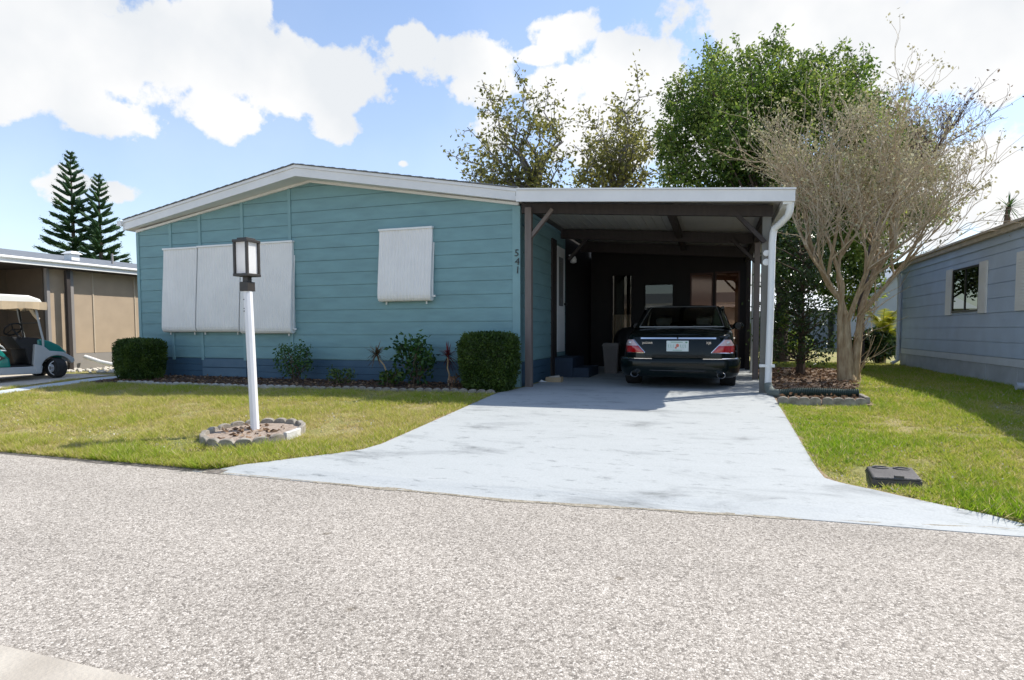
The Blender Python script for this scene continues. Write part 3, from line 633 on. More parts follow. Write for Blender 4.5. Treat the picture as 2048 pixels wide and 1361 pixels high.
mb.grid(rows); tag(mb.build('covered_grill', m_cover, loc=(-1.86,14.1,0), smooth=True), 'black rounded draped cover shape behind the waste bin and car', 'grill cover')
m_card = mat('cardboard', (.42,.32,.20), .85, .1, 5)
bx = thing('cardboard_tray', (-2.74,10.62,0), 'small tan cardboard tray of papers on the concrete near left post', 'box')
mb = MB(); t0 = .012
mb.box(-2.88,10.52,.012,-2.6,10.72,.03)
for a in ((-2.88,10.52,-2.6,10.535),(-2.88,10.705,-2.6,10.72),(-2.88,10.536,-2.865,10.704),(-2.615,10.536,-2.6,10.704)): mb.box(a[0],a[1],.031,a[2],a[3],.10)
mb.build('tray', m_card, bx)
mb = MB(); mb.bar((-2.84,10.6,.09),(-2.66,10.66,.115),.14,.03); mb.build('papers', m_concp, bx)
m_rag = mat('white_cloth', (.7,.7,.68), .9, .08, 9)
mb = MB(); rows = []
for i in range(9): rows.append([(-2.99+.15*i/8+.01*noise.noise((i,j,2)), 10.38+.12*j/8, .02+.05*max(0, noise.noise((i*.5,j*.5,1))+.35)*math.sin(math.pi*i/8)*math.sin(math.pi*j/8)) for j in range(9)])
mb.grid(rows); tag(mb.build('crumpled_rag', m_rag, loc=(-2.92,10.44,.02), smooth=True), 'crumpled white rag on the floor beside the tan tray', 'rag')
# ------------------------------------------------------------------ lamp post
lp = thing('lamp_post', (-4.99,5.58,-.24), 'white lamp post with dark framed lantern rising from the lawn ring', 'lamp post')
lx, ly, zb_ = -4.99, 5.58, -.26
def rotbox(mb, cx, cy, hx, hy, z0, z1, ang, hx2=None, hy2=None):
    c, s_ = math.cos(ang), math.sin(ang); hx2 = hx2 or hx; hy2 = hy2 or hy
    P = lambda a, b_, z: (cx+a*c-b_*s_, cy+a*s_+b_*c, z)
    mb.hexa([P(-hx,-hy,z0),P(hx,-hy,z0),P(hx,hy,z0),P(-hx,hy,z0)],[P(-hx2,-hy2,z1),P(hx2,-hy2,z1),P(hx2,hy2,z1),P(-hx2,hy2,z1)])
m_pvc = mat('white_vinyl', (.76,.76,.77), .4, .04, 6)
A = rad(0)
mb = MB(); mb.tube([(lx+.02,ly,zb_),(lx-.035,ly,1.40)], .051, 8); po = mb.build('post', m_pvc, lp, bevel=.006)
mb = MB(); mb.tube([(lx+.02,ly,zb_),(lx+.018,ly,-.19)], .053, 8); mb.build('weathered_foot', m_concrete, po); lx0 = lx; lx = lx-.04
for z in (1.30, 1.20, 1.17):
    mb = MB(); mb.ball((lx-.012, ly-.047, z), .007, .004, .007, 8, 6); mb.build('screw_hole', m_blackm, po)
mb = MB(); rotbox(mb, lx, ly, .058, .058, 1.395, 1.50, A); rotbox(mb, lx, ly, .035, .035, 1.50, 1.57, A); mb.build('collar', m_bronze, lp, bevel=.004)
mb = MB(); B = rad(52+18.5-45+18)
B = rad(-2)
def lant(x, y, z): 
    c, s_ = math.cos(B), math.sin(B); return (lx+x*c-y*s_, ly+x*s_+y*c, z)
hw, z0_, z1_ = .092, 1.56, 1.97
mb = MB()
rotbox(mb, lx, ly, hw+.012, hw+.012, z0_, z0_+.03, B); rotbox(mb, lx, ly, hw+.014, hw+.014, z1_-.03, z1_, B); rotbox(mb, lx, ly, hw*.75, hw*.75, z1_, z1_+.022, B)
for sx in (-1,1):
    for sy in (-1,1):
        c, s_ = math.cos(B), math.sin(B); rotbox(mb, lx+(sx*c-sy*s_)*(hw-.005), ly+(sx*s_+sy*c)*(hw-.005), .014, .014, z0_+.03, z1_-.03, B)
mb.build('lantern_frame', m_bronze, lp, bevel=.003)
m_frost, t, b, l = node_mat('frosted_panel')
t.nodes.remove(b); tr_ = tn(t,'ShaderNodeBsdfTranslucent'); df = tn(t,'ShaderNodeBsdfDiffuse'); mx_ = tn(t,'ShaderNodeMixShader'); mx_.inputs[0].default_value = .5
nzf = tn(t,'ShaderNodeTexNoise', i_Scale=9.0); rfz = ramp(t, [(.3,(.96,.95,.93)),(.7,(.98,.97,.96))]); l(nzf.outputs['Fac'], rfz.inputs[0]); l(rfz.outputs[0], tr_.inputs[0]); l(rfz.outputs[0], df.inputs[0])
l(tr_.outputs[0], mx_.inputs[2]); l(df.outputs[0], mx_.inputs[1]); l(mx_.outputs[0], t.nodes['Material Output'].inputs[0])
for k in range(4):
    ca, sa = [(1,0),(0,1),(-1,0),(0,-1)][k]; mb = MB(); d_ = hw-.012; e_ = hw-.018
    pts = [(-e_, z0_+.03),(e_, z0_+.03),(e_, z1_-.03),(-e_, z1_-.03)]
    mb.q(*[lant(ca*d_-sa*u_, sa*d_+ca*u_, z) for u_, z in pts]); mb.build('glass_panel', m_frost, lp)
# ------------------------------------------------------------------ scalloped edging blocks
def edging(name, nsc, w, mtx_fn, h=.075, top=.05, th=.055, m=m_concrete):
    mb = MB(); R_ = []; n = nsc*10
    for k in range(n+1):
        s = w*nsc*k/n; ph = (k % 10)/10; zt = h+top*math.sqrt(max(0, 1-(2*ph-1)**2)) if k < n else h
        if k in (0, n): zt = h
        R_.append((s, zt))
    f = [[mtx_fn(s, -th/2, -.06), mtx_fn(s, -th/2, zt-.006), mtx_fn(s, -th/2+.008, zt), mtx_fn(s, th/2-.008, zt), mtx_fn(s, th/2, zt-.006), mtx_fn(s, th/2, -.06)] for s, zt in R_]
    mb.grid(f)
    for e in (f[0], f[-1]): mb.q(*e)
    c = sum((Vector(p) for r in f for p in r), Vector())/(len(f)*6); c.z -= .02
    return mb.build(name, m, loc=c)
# the ring round the lamp
P_ = 2*math.pi*.48; 
for k in range(7):
    a0 = rad(-12) if k == 0 else rad(14+(k-1)*55.5); ncs = 3 if k else 3
    def fn(s, o, z, a0=a0):
        a = a0+s/.48; rx, ry = .515+o, .52+o
        x, y = -4.86+rx*math.cos(a), 5.44+ry*math.sin(a); return (x, y, gz(y)+z)
    if k == 0:
        o = edging('edging_block', 1, .21, fn, h=.085, top=.0, m=mat('whitish_edging', (.55,.53,.50), .9, .2, 14, .4, 70)); tag(o, 'straight topped whitish edging block at right end of the lamp ring', 'edging block', 'edging blocks ringing the lamp post')
    else:
        o = edging('edging_block', 3, .152, fn, h=.05, top=.04); tag(o, 'scalloped grey concrete edging block in the ring around the lamp post', 'edging block', 'edging blocks ringing the lamp post')
x = -10.6; k = 0; pale = mat('pale_edging', (.28,.26,.23), .9, .25, 14, .4, 70, var2=(.48,.45,.41))
while x < -3.55:
    dy = random.uniform(-.012,.012); dzz = random.uniform(-.02,.005)
    def fn(s, o, z, x=x, dy=dy, dzz=dzz): y = bed_front(x+s)-.03+o+dy; return (x+s, y, gnd(0, y)+z+dzz)
    o = edging('edging_block', 3, .143, fn, h=.035, top=.045, m=pale if x < -7 else m_concrete); tag(o, 'pale scalloped edging block in the low row along the front flower bed' if x < -7 else 'darker scalloped edging block in the right half of the front bed row', 'edging block', 'edging blocks along the front bed'); x += .437
for k in range(2):
    def fn(s, o, z, k=k): return (.80+.53*k+s, 8.56+.05*k+.09*s+o, gnd(0, 8.6)+z)
    o = edging('edging_block', 4, .128, fn, h=.07, top=.035); tag(o, ['grey scalloped edging block below the corrugated pipe nearest the driveway', 'grey scalloped edging block below the corrugated pipe, farther from driveway'][k], 'edging block', 'edging blocks of the side bed')
def fn(s, o, z): return (1.87+.03*s+o, 8.72+s, gnd(0, 8.8)+z)
tag(edging('edging_block', 1, .5, fn, h=.10, top=.0), 'plain straight edging block turning back at end of the corrugated pipe', 'edging block', 'edging blocks of the side bed')
# corrugated drain pipe
m_pipe = mat('green_black_pipe', (.022,.042,.032), .45, .2, 8)
m_elbow = mat('weathered_elbow', (.15,.17,.15), .7, .2, 8)
dp = thing('drain_pipe', (.78,9.4,.08), 'dark green corrugated drain pipe lying from downspout across the side bed', 'drain pipe')
mb = MB(); mb.tube([(.755,9.53,.16),(.765,9.5,.09),(.80,9.38,.03),(.86,9.22,.05),(.91,9.12,.055)],[.056,.06,.066,.062,.058],14); mb.build('elbow', m_elbow, dp, smooth=True)
path = []; rr_ = []; a_, b_ = Vector((.88,9.14,.06)), Vector((1.86,9.22,.10)); nn = 170
for k in range(nn+1):
    s = k/nn; p = a_+(b_-a_)*s; p.z += .012*math.sin(s*5); p.y += .02*math.sin(s*4); path.append(p); rr_.append(.058 if (k % 4) < 2 else .048)
mb = MB(); mb.tube(path, rr_, 18, cap=False); mb.build('corrugated_pipe', m_pipe, dp, smooth=False, solid=.003)
# valve box in the lawn
vb = thing('valve_box', (1.34,5.45,-.27), 'dark grey plastic utility box lid set in the right lawn', 'utility box')
m_vb = mat('grey_plastic_lid', (.085,.078,.076), .6, .25, 6, .3, 60)
c4 = [(1.16,5.20),(1.50,5.23),(1.55,5.66),(1.20,5.60)]
cx_, cy_ = 1.35, 5.43
mb = MB(); zt_ = gz(5.43)+.034
mb.hexa([(x,y,zt_-.15) for x, y in c4], [(x,y,zt_-.014) for x, y in c4]); mb.build('rim', m_vb, vb)
mb = MB(); mb.hexa([(cx_+(x-cx_)*.99,cy_+(y-cy_)*.99,zt_-.013) for x, y in c4],[(cx_+(x-cx_)*.96,cy_+(y-cy_)*.96,zt_+.008) for x, y in c4]); ld = mb.build('lid', m_vb, vb, bevel=.01)
for dx in (-.07,.08):
    mb = MB(); pts = [(cx_+dx+.015+.055*math.cos(t_), cy_+.13+.04*math.sin(t_), zt_+.012) for t_ in [2*math.pi*j/24 for j in range(25)]]; mb.tube(pts, .006, 6); mb.build('lid_marking', m_vb, ld)
mb = MB(); mb.box(cx_-.03,cy_-.205,zt_+.002,cx_+.03,cy_-.175,zt_+.02); mb.build('lid_latch', m_vb, ld)
# ------------------------------------------------------------------ parked car (seen from behind)
KX, KY = -.55, 9.90
car = thing('parked_car', (KX, KY+2.5, 0), 'very dark green saloon car parked tail out under the carport', 'car')
m_paint, t, b, l = node_mat('dark_green_paint')
tc_ = tn(t,'ShaderNodeTexCoord'); n1 = tn(t,'ShaderNodeTexNoise', i_Scale=2.5, i_Detail=6.0); l(tc_.outputs['Object'], n1.inputs['Vector'])
c1 = ramp(t, [(.3,(.002,.005,.0045)),(.7,(.003,.008,.007))]); l(n1.outputs['Fac'], c1.inputs[0]); l(c1.outputs[0], b.inputs['Base Color'])
b.inputs['Roughness'].default_value = .25; b.inputs['Specular IOR Level'].default_value = .15; b.inputs['Coat Weight'].default_value = .35; b.inputs['Coat Roughness'].default_value = .03; b.inputs['Metallic'].default_value = .0
m_red = mat('red_lens', (.45,.006,.01), .12, .15, 30, coat=1); m_clearl = mat('clear_lens', (.62,.45,.44), .12, .1, 30, coat=1)
m_leather = mat('cream_leather', (.62,.58,.46), .6, .06, 6); m_interior = mat('dark_cabin', (.03,.03,.028), .8, .2, 6)
OUT = [(0,0),(.2,.004),(.38,.014),(.52,.032),(.64,.065),(.73,.11),(.79,.165),(.83,.24),(.86,.36),(.88,.6),(.893,1.1),(.90,1.7),(.902,2.4),(.90,3.1),(.89,3.7),(.865,4.2),(.82,4.55),(.72,4.8),(.55,4.94),(.3,5.0),(0,5.02)]
# denser
O2 = []
for (a, b_), (c, d) in zip(OUT, OUT[1:]):
    for k in range(3): O2.append((a+(c-a)*k/3, b_+(d-b_)*k/3))
O2.append(OUT[-1])
DECK = [(0,.865),(.15,.885),(.5,.925),(1.0,.965),(1.4,.975),(3.4,.98),(3.7,.955),(4.3,.88),(4.7,.80),(5.02,.68)]
def zt(y): return lerp(DECK, y)
def prof(y):
    z1 = zt(y); return [(.19,.10),(.23,.03),(.30,.012),(.42,0),(.54,.002),(.66,.016),(z1-.13,.034),(z1-.06,.05),(z1-.028,.066),(z1-.008,.092),(z1,.13)]
def outline(i, inset):
    x, y = O2[i]; a = O2[max(i-1,0)]; c = O2[min(i+1, len(O2)-1)]
    tx, ty = c[0]-a[0], c[1]-a[1]; n = math.hypot(tx, ty); nx, ny = ty/n, -tx/n     # outward
    if i == 0: nx, ny = 0, -1
    if i == len(O2)-1: nx, ny = 0, 1
    return max(0, x-nx*inset), y-ny*inset
def W_(x, y, z): return (KX+x, KY+y, z)
mb = MB()
for sgn in (-1, 1):
    rows = []
    for i in range(len(O2)):
        y0 = O2[i][1]; r = []
        for z, ins in prof(y0):
            x, y = outline(i, ins); r.append(W_(sgn*x, y, z))
        xe, ye = outline(i, .13)
        for k in (.86,.7,.5,.25,0): r.append(W_(sgn*xe*k, ye, zt(y0)+.03*(1-k*k)*min(1, xe/.6)+.004))
        rows.append(r)
    mb.grid(rows)
mb.build('body', m_paint, car, smooth=True)
def tail_y(x, z, off=0):
    ax = min(abs(x), .862); y = 0
    for (a, b_), (c, d) in zip(OUT, OUT[1:]):
        if a <= ax <= c: y = b_+(d-b_)*(ax-a)/(c-a); break
    pr = prof(y); ins = pr[0][1]
    for (z0, i0), (z1, i1) in zip(pr, pr[1:]):
        if z0 <= z <= z1: ins = i0+(i1-i0)*(z-z0)/(z1-z0); break
    return y+ins*max(.3, 1-ax*.2)-off
mb = MB(); mb.box(KX-.82,KY+.2,.2,KX+.82,KY+4.8,.24); mb.build('underbody', m_rubber, car)
# bumper
mb = MB(); prb = [(.195,.005),(.215,.045),(.28,.075),(.36,.088),(.44,.088),(.485,.078),(.503,.055),(.507,-.03)]
idx = [i for i in range(len(O2)) if O2[i][1] < .75]
rows = []
for sgn, rng_ in ((-1, idx[::-1]), (1, idx[1:])):
    for i in rng_:
        f_ = 1 if O2[i][1] < .45 else max(.15, 1-(O2[i][1]-.45)/.3)
        rows.append([W_(sgn*outline(i, -o*f_)[0], outline(i, -o*f_)[1], z) for z, o in prb])
mb.grid(rows); bu = mb.build('bumper', m_paint, car, smooth=True)
for sgn in (-1,1):
    mb = MB(); pth = [W_(sgn*outline(i, -.083)[0], outline(i, -.083)[1], .492) for i in idx if O2[i][0] > .34 and O2[i][1] < .5]; mb.tube(pth, .012, 8); mb.build('chrome_trim', m_chrome, bu)
mb = MB(); mb.tube([W_(x, tail_y(x,.4)-.10+.018*abs(x), .305) for x in (-.42,-.2,0,.2,.42)], .010, 6); mb.build('bumper_groove', m_blackm, bu)
for sgn in (-1,1):
    mb = MB(); rows = []
    for r_, yy in ((.048,.06),(.052,-.075),(.046,-.085),(.038,-.07),(.036,.05)):
        rows.append([W_(sgn*.66+r_*1.25*math.cos(a_), yy, .245+r_*math.sin(a_)) for a_ in [2*math.pi*j/24 for j in range(25)]])
    mb.grid(rows); mb.build('exhaust_tip', m_chrome, car, smooth=True)
# tail lamps
def tri_light(sgn):
    def xi(z): return lerp([(.585,.515),(.79,.71)], z)
    def xo(z): return lerp([(.585,.862),(.70,.855),(.79,.80)], z)
    root = None
    for z0, z1, m, nm in ((.585,.692,m_red,'tail_light'),(.694,.79,m_clearl,'clear_lens')):
        mb = MB(); rows = []
        for k in range(9):
            z = z0+(z1-z0)*k/8; rows.append([W_(sgn*(xi(z)+(xo(z)-xi(z))*j/14), tail_y(xi(z)+(xo(z)-xi(z))*j/14, z, .014+.010*math.sin(math.pi*j/14)*math.sin(math.pi*min(1,max(0,(z-.585)/.205)))), z) for j in range(15)])
        mb.grid(rows); o = mb.build(nm, m, car if root is None else root, smooth=True); root = root or o
    mb = MB(); pth = []
    for z in np.linspace(.79,.583,12): pth.append(W_(sgn*(xi(z)-.008), tail_y(xi(z)-.008, z, .012), z))
    for x in np.linspace(xi(.583),.862,12): pth.append(W_(sgn*x, tail_y(x, .583, .014), .580))
    mb.tube(pth, .009, 6); mb.build('chrome_surround', m_chrome, root)
    mb = MB(); mb.ball(W_(sgn*.755, tail_y(.755,.74,.02), .742), .035, .014, .026); mb.build('lamp_reflector', m_alloy, root, smooth=True)
tri_light(-1); tri_light(1)
# boot lid: trim bar, seam, plate, badges
mb = MB(); mb.grid([[W_(x, tail_y(x, zz, o), zz) for x in np.linspace(-.58,.58,21)] for zz, o in ((.800,.0),(.802,.022),(.826,.024),(.832,.0))]); bt = mb.build('boot_trim', m_chrome, car)
mb = MB(); mb.ball(W_(0,tail_y(0,.82,.026),.816),.014,.006,.014); mb.build('emblem', m_blackm, bt)
mb = MB()
for sgn in (-1,1): mb.tube([W_(sgn*x, tail_y(x,z,.002), z) for x, z in ((.50,.53),(.52,.60),(.60,.69),(.69,.80),(.71,.84))], .004, 5)
mb.tube([W_(x, tail_y(x,.53,.002), .53) for x in np.linspace(-.5,.5,9)], .004, 5); mb.build('boot_seam', m_rubber, car)
m_plate = mat('licence_plate', (.62,.68,.64), .4, .05, 20)
mb = MB(); yp = tail_y(0,.7)-.02; mb.hexa([W_(-.17,yp,.605),W_(.17,yp,.605),W_(.17,yp+.012,.605),W_(-.17,yp+.012,.605)],[W_(-.17,yp+.012,.775),W_(.17,yp+.012,.775),W_(.17,yp+.024,.775),W_(-.17,yp+.024,.775)]); pl = mb.build('license_plate', m_plate, car, bevel=.006, label='white licence plate with orange emblem and green lettering')
m_or = mat('orange_mark', (.6,.16,.10), .5, .1, 20); m_gr = mat('green_mark', (.10,.28,.16), .5, .1, 20)
def pf(z): return yp+.012*(z-.605)/.17
mb = MB(); mb.ball(W_(0,pf(.70)-.001,.70),.024,.003,.028); mb.ball(W_(-.025,pf(.67)-.001,.665),.016,.003,.016); mb.build('plate_emblem', m_or, pl)
mb = MB(); mb.box(KX-.10,KY+pf(.755)-.003,.748,KX+.08,KY+pf(.755)+.004,.757)
for x in (-.13,-.095,-.06,.055,.09,.125): mb.box(KX+x-.009,KY+pf(.69)-.003,.668,KX+x+.009,KY+pf(.69)+.002,.672); mb.box(KX+x-.009,KY+pf(.69)-.003,.672,KX+x-.004,KY+pf(.69)+.002,.715)
mb.box(KX-.07,KY+pf(.62)-.003,.622,KX+.07,KY+pf(.62)+.003,.628); mb.box(KX+.12,KY+pf(.755)-.003,.738,KX+.15,KY+pf(.755)+.004,.760); mb.build('plate_lettering', m_gr, pl)
text('JAGUAR', .045, W_(-.47, tail_y(.47,.735,.012), .738), (rad(88),0,rad(4)), m_chrome, car, 'boot_badge', .003)
text('XJ8', .052, W_(.47, tail_y(.47,.735,.012), .738), (rad(88),0,rad(-4)), m_chrome, car, 'boot_badge', .003)
# cabin: roof and pillars, windows, seats
def sect(v):   # v along the car: y, z, half width of the shell
    return lerp([(0,1.02),(1,1.80),(2,2.25),(3,2.75),(4,3.62)], v), lerp([(0,.985),(1,1.335),(2,1.40),(3,1.385),(4,1.0)], v), lerp([(0,.74),(1,.575),(2,.56),(3,.57),(4,.74)], v)
def prof_roof(y):   # smooth roof line
    return lerp([(1.0,.985),(1.15,1.055),(1.4,1.175),(1.62,1.275),(1.8,1.345),(1.95,1.385),(2.15,1.41),(2.45,1.418),(2.75,1.40),(2.95,1.36),(3.2,1.235),(3.65,.985)], y)
def halfw(z): return lerp([(.975,.83),(1.05,.805),(1.2,.75),(1.34,.695),(1.42,.66)], z)
mb = MB(); ry = np.linspace(1.86,2.92,13)
mb.grid([[W_(x*halfw(1.37), y+.10*(1-abs(x)**2)*(-1 if y < 2.3 else 1)*(.5 if abs(y-2.4) > .3 else .0), prof_roof(y)-.055*abs(x)**3.2+.012) for x in np.linspace(-1,1,21)] for y in ry]); mb.build('roof', m_paint, car, smooth=True)
for sgn in (-1,1):
    mb = MB()
    # rear pillar, wide and rounded: from the rear glass edge round to the side glass
    rows = []
    for y in np.linspace(.98,1.95,13):
        z = prof_roof(y); w = halfw(z); e = w-.10-.02*(1.95-y)
        rows.append([W_(sgn*e, y-.03, z+.004), W_(sgn*(w-.05), y-.01, z-.004), W_(sgn*(w-.012), y+.04, z-.03), W_(sgn*(w+.02), y+.13, max(.965, z-.10)), W_(sgn*halfw(max(.97, z-.20))*1.0, y+.30, max(.965, z-.20))])
    mb.grid(rows)
    rows = []
    for y in np.linspace(2.85,3.68,8):
        z = prof_roof(y)-.01; w = halfw(z); rows.append([W_(sgn*(w-.10),y+.02,z),W_(sgn*(w-.02),y,z-.01),W_(sgn*w,y-.06,z-.04)])
    mb.grid(rows)
    mb.bar(W_(sgn*.69,1.85,1.355), W_(sgn*.69,2.95,1.345), .05, .045); mb.bar(W_(sgn*.79,2.42,.97), W_(sgn*.69,2.42,1.36), .05, .06)
    mb.build('pillar', m_paint, car, smooth=True)
mb = MB(); rows = []
for y in np.linspace(1.02,1.90,12):
    z = prof_roof(y); w = halfw(z)-.10-.02*(1.95-y); rows.append([W_(w*u_, y-.03-.07*(1-u_*u_), z+.002) for u_ in np.linspace(-1,1,15)])
mb.grid(rows); rg = mb.build('rear_window', m_carglass, car, smooth=True)
m_seal = mat('dull_chrome', (.30,.30,.29), .3, .1, 9, metal=.8)
mb = MB(); edge = [r[0] for r in rows]+rows[-1]+[r[-1] for r in rows[::-1]]+rows[0][::-1]
mb.tube([(p[0],p[1]-.004,p[2]+.004) for p in edge], .009, 6); mb.build('chrome_surround', m_seal, rg)
mb = MB(); rows = []
for y in np.linspace(2.9,3.64,8):
    z = prof_roof(y); w = halfw(z)-.09; rows.append([W_(w*u_, y+.06*(1-u_*u_), z) for u_ in np.linspace(-1,1,11)])
mb.grid(rows); mb.build('windscreen', m_carglass, car, smooth=True)
for sgn in (-1,1):
    mb = MB(); mb.grid([[W_(sgn*(halfw(z)+.005), y, z) for y in np.linspace(1.45+(z-.97)*1.0, 3.5-(z-.97)*1.45, 10)] for z in np.linspace(.975,1.35,6)]); mb.build('side_window', m_carglass, car, smooth=True)
mb = MB()
mb.box(KX-.66,KY+1.15,.93,KX+.66,KY+1.75,.96); mb.box(KX-.7,KY+1.1,.5,KX+.7,KY+3.6,.52); mb.box(KX-.68,KY+3.2,.6,KX+.68,KY+3.6,.97); mb.build('interior', m_interior, car)
def seat(x, y, w, zt_, hr):
    mb = MB(); mb.box(KX+x-w/2,KY+y,.5,KX+x+w/2,KY+y+.16,zt_); 
    if hr: mb.box(KX+x-.13,KY+y+.02,zt_+.035,KX+x+.13,KY+y+.11,zt_+.175)
    mb.build('seat', m_leather, car, bevel=.035)
seat(-.36,1.72,.50,.99,True); seat(.36,1.72,.50,.99,True); seat(-.38,2.55,.48,1.04,True); seat(.38,2.55,.48,1.04,True)
for sgn in (-1,1):
    mb = MB(); mb.ball(W_(sgn*1.0,3.02,1.03),.10,.065,.075); mb.bar(W_(sgn*.86,3.05,.97),W_(sgn*.97,3.03,1.0),.05,.04); mi = mb.build('side_mirror', m_paint, car, smooth=True)
    mb = MB(); mb.lathe(W_(sgn*1.0,2.955,1.03),[(.0,-.004),(.062,-.002),(.065,.01)],20,'y'); mb.build('mirror_glass', m_blackm, mi)
for sgn in (-1,1):
    for y in (.92, 4.0):
        mb = MB(); x0 = .66; s_ = sgn
        mb.lathe(W_(s_*.78,y,.315),[(.19,-.13),(.29,-.13),(.315,-.10),(.32,0),(.315,.10),(.29,.118),(.21,.112),(.20,.10)],36,'x'); wh = mb.build('wheel', m_rubber, car, smooth=True)
        mb = MB(); mb.lathe(W_(s_*.80,y,.315),[(.0,s_*.06),(.05,s_*.06),(.06,s_*.045),(.17,s_*.04),(.195,s_*.085),(.205,s_*.085),(.205,s_*-.1)],28,'x'); mb.build('rim', m_alloy, wh, smooth=True)
        mb = MB(); mb.tube([W_(s_*.905,y+.36*math.cos(a_),max(.22,.33+.36*math.sin(a_))) for a_ in np.linspace(-.2,math.pi+.2,24)],.012,6)
        mb.f.append(tuple(range(len(mb.v),len(mb.v)+24))); mb.v.extend([W_(s_*.903,y+.355*math.cos(a_),max(.20,.33+.355*math.sin(a_))) for a_ in np.linspace(-.2,math.pi+.2,24)]); mb.m.append(0)
        mb.build('wheel_arch', m_rubber, car)
    mb = MB(); mb.tube([W_(s_*.9,y,.60) for y in (.7,1.5,2.5,3.3)], .010, 6); mb.build('side_trim', m_chrome, car)
    for y in (1.75,2.85):
        mb = MB(); mb.bar(W_(s_*.895,y,.80),W_(s_*.895,y+.18,.80),.02,.03); mb.build('door_handle', m_chrome, car)
# ------------------------------------------------------------------ golf cart at the left
GX, GY = -12.84, 8.82           # front near wheel centre
gc = thing('golf_cart', (-13.6, 9.3, 0), 'teal and grey golf cart with white roof parked at the neighbour house', 'golf cart')
gz0 = gz(8.9)+.012
m_silver = mat('silver_rim', (.62,.62,.62), .35, .05, 5, metal=.3)
m_gteal = mat('teal_cart_paint', (.0,.16,.135), .3, .08, 4, coat=.6); m_ggrey = mat('silver_cart_trim', (.34,.36,.37), .45, .06, 5)
m_canvas = mat('tan_canvas', (.52,.40,.26), .8, .1, 6); m_roofw = mat('cream_roof', (.80,.77,.70), .5, .04, 4)
m_blk = mat('black_vinyl', (.007,.007,.008), .75, .2, 6)
GH = rad(73)
def G(x, y, z): return (GX+x*math.cos(GH)-y*math.sin(GH), GY+x*math.sin(GH)+y*math.cos(GH), gz0+z)
WD = 1.12
def side_prism(mb, prof_, y0, y1, inset=0):
    mb.hexa([G(x, y0, z) for x, z in prof_], [G(x, y1, z) for x, z in prof_])
# lower grey sill + front fender
mb = MB()
side_prism(mb, [(-2.35,.12),(-.27,.10),(-.24,.26),(-.55,.25),(-2.3,.27)], 0, WD)
fen = [(-.36,.11),(-.26,.12)]+[(.25*math.cos(a_)*1.08, .20+.25*math.sin(a_)*1.05) for a_ in np.linspace(math.pi-.2,.35,12)]+[(.31,.33),(.30,.40),(.12,.53),(-.12,.56),(-.22,.66),(-.36,.70),(-.40,.30)]
for y0, y1 in ((-.01,.16),(WD-.16,WD+.01)): side_prism(mb, fen, y0, y1)
mb.hexa([G(.05,.16,.30),G(.30,.16,.34),G(.30,WD-.16,.34),G(.05,WD-.16,.30)],[G(.02,.16,.54),G(.27,.16,.42),G(.27,WD-.16,.42),G(.02,WD-.16,.54)])
fenr = [(-2.2,.24),(-1.9,.26)]+[(-1.66+.26*math.cos(a_), .20+.26*math.sin(a_)) for a_ in np.linspace(math.pi-.1,.3,10)]+[(-1.25,.20),(-1.3,.34),(-1.5,.55),(-2.2,.5)]
mb.build('sill', m_ggrey, gc, bevel=.015)
mb = MB()
nose = [(-.30,.45),(.16,.40),(.22,.50),(.10,.66),(-.08,.76),(-.22,.80),(-.30,.80)]
side_prism(mb, nose, .10, WD-.10); cw = mb.build('cowl', m_gteal, gc, bevel=.04)
mb = MB(); mb.lathe(G(.17,.2,.52),[(.0,.03),(.055,.02),(.06,-.02)],16,'x'); mb.build('headlight', m_clear if False else m_white, cw)
mb = MB(); mb.hexa([G(-.55,.12,.60),G(-.26,.10,.60),G(-.26,WD-.1,.60),G(-.55,WD-.12,.60)],[G(-.70,.18,.86),G(-.24,.12,.82),G(-.24,WD-.12,.82),G(-.70,WD-.18,.86)])
mb.hexa([G(-1.05,.03,.24),G(-.40,.03,.24),G(-.40,WD-.03,.24),G(-1.05,WD-.03,.24)],[G(-1.05,.03,.28),G(-.40,.03,.28),G(-.40,WD-.03,.28),G(-1.05,WD-.03,.28)])
mb.hexa([G(-.44,.10,.28),G(-.28,.10,.28),G(-.28,WD-.1,.28),G(-.44,WD-.1,.28)],[G(-.50,.10,.62),G(-.28,.10,.62),G(-.28,WD-.1,.62),G(-.50,WD-.1,.62)]); mb.build('dashboard', m_blk, gc, bevel=.02)
mb = MB(); bodyp = [(-2.45,.27),(-.76,.25),(-.78,.42),(-.92,.62),(-1.3,.66),(-2.5,.72)]
side_prism(mb, bodyp, -.015, WD+.015); bd = mb.build('body', m_gteal, gc, bevel=.03)
mb = MB(); mb.hexa([G(-1.03,-.02,.44),G(-.94,-.02,.385),G(-.85,-.02,.44),G(-.94,-.02,.495)],[G(-1.03,-.028,.44),G(-.94,-.028,.385),G(-.85,-.028,.44),G(-.94,-.028,.495)]); em = mb.build('emblem', m_blk, bd)
mb = MB(); mb.ball(G(-.94,-.030,.44),.025,.005,.025,10,8); mb.build('emblem_center', m_alloy, em)
mb = MB(); mb.hexa([G(-1.75,.05,.66),G(-.87,.05,.66),G(-.87,WD-.05,.66),G(-1.75,WD-.05,.66)],[G(-1.75,.05,.76),G(-.9,.05,.74),G(-.9,WD-.05,.74),G(-1.75,WD-.05,.76)])
mb.build('seat_cushion', m_canvas, gc, bevel=.03)
mb = MB(); mb.hexa([G(-1.70,.08,.78),G(-1.55,.08,.78),G(-1.55,WD-.08,.78),G(-1.70,WD-.08,.78)],[G(-1.80,.08,1.24),G(-1.69,.08,1.24),G(-1.69,WD-.08,1.24),G(-1.80,WD-.08,1.24)]); mb.build('seat_back', m_blk, gc, bevel=.04)
mb = MB()
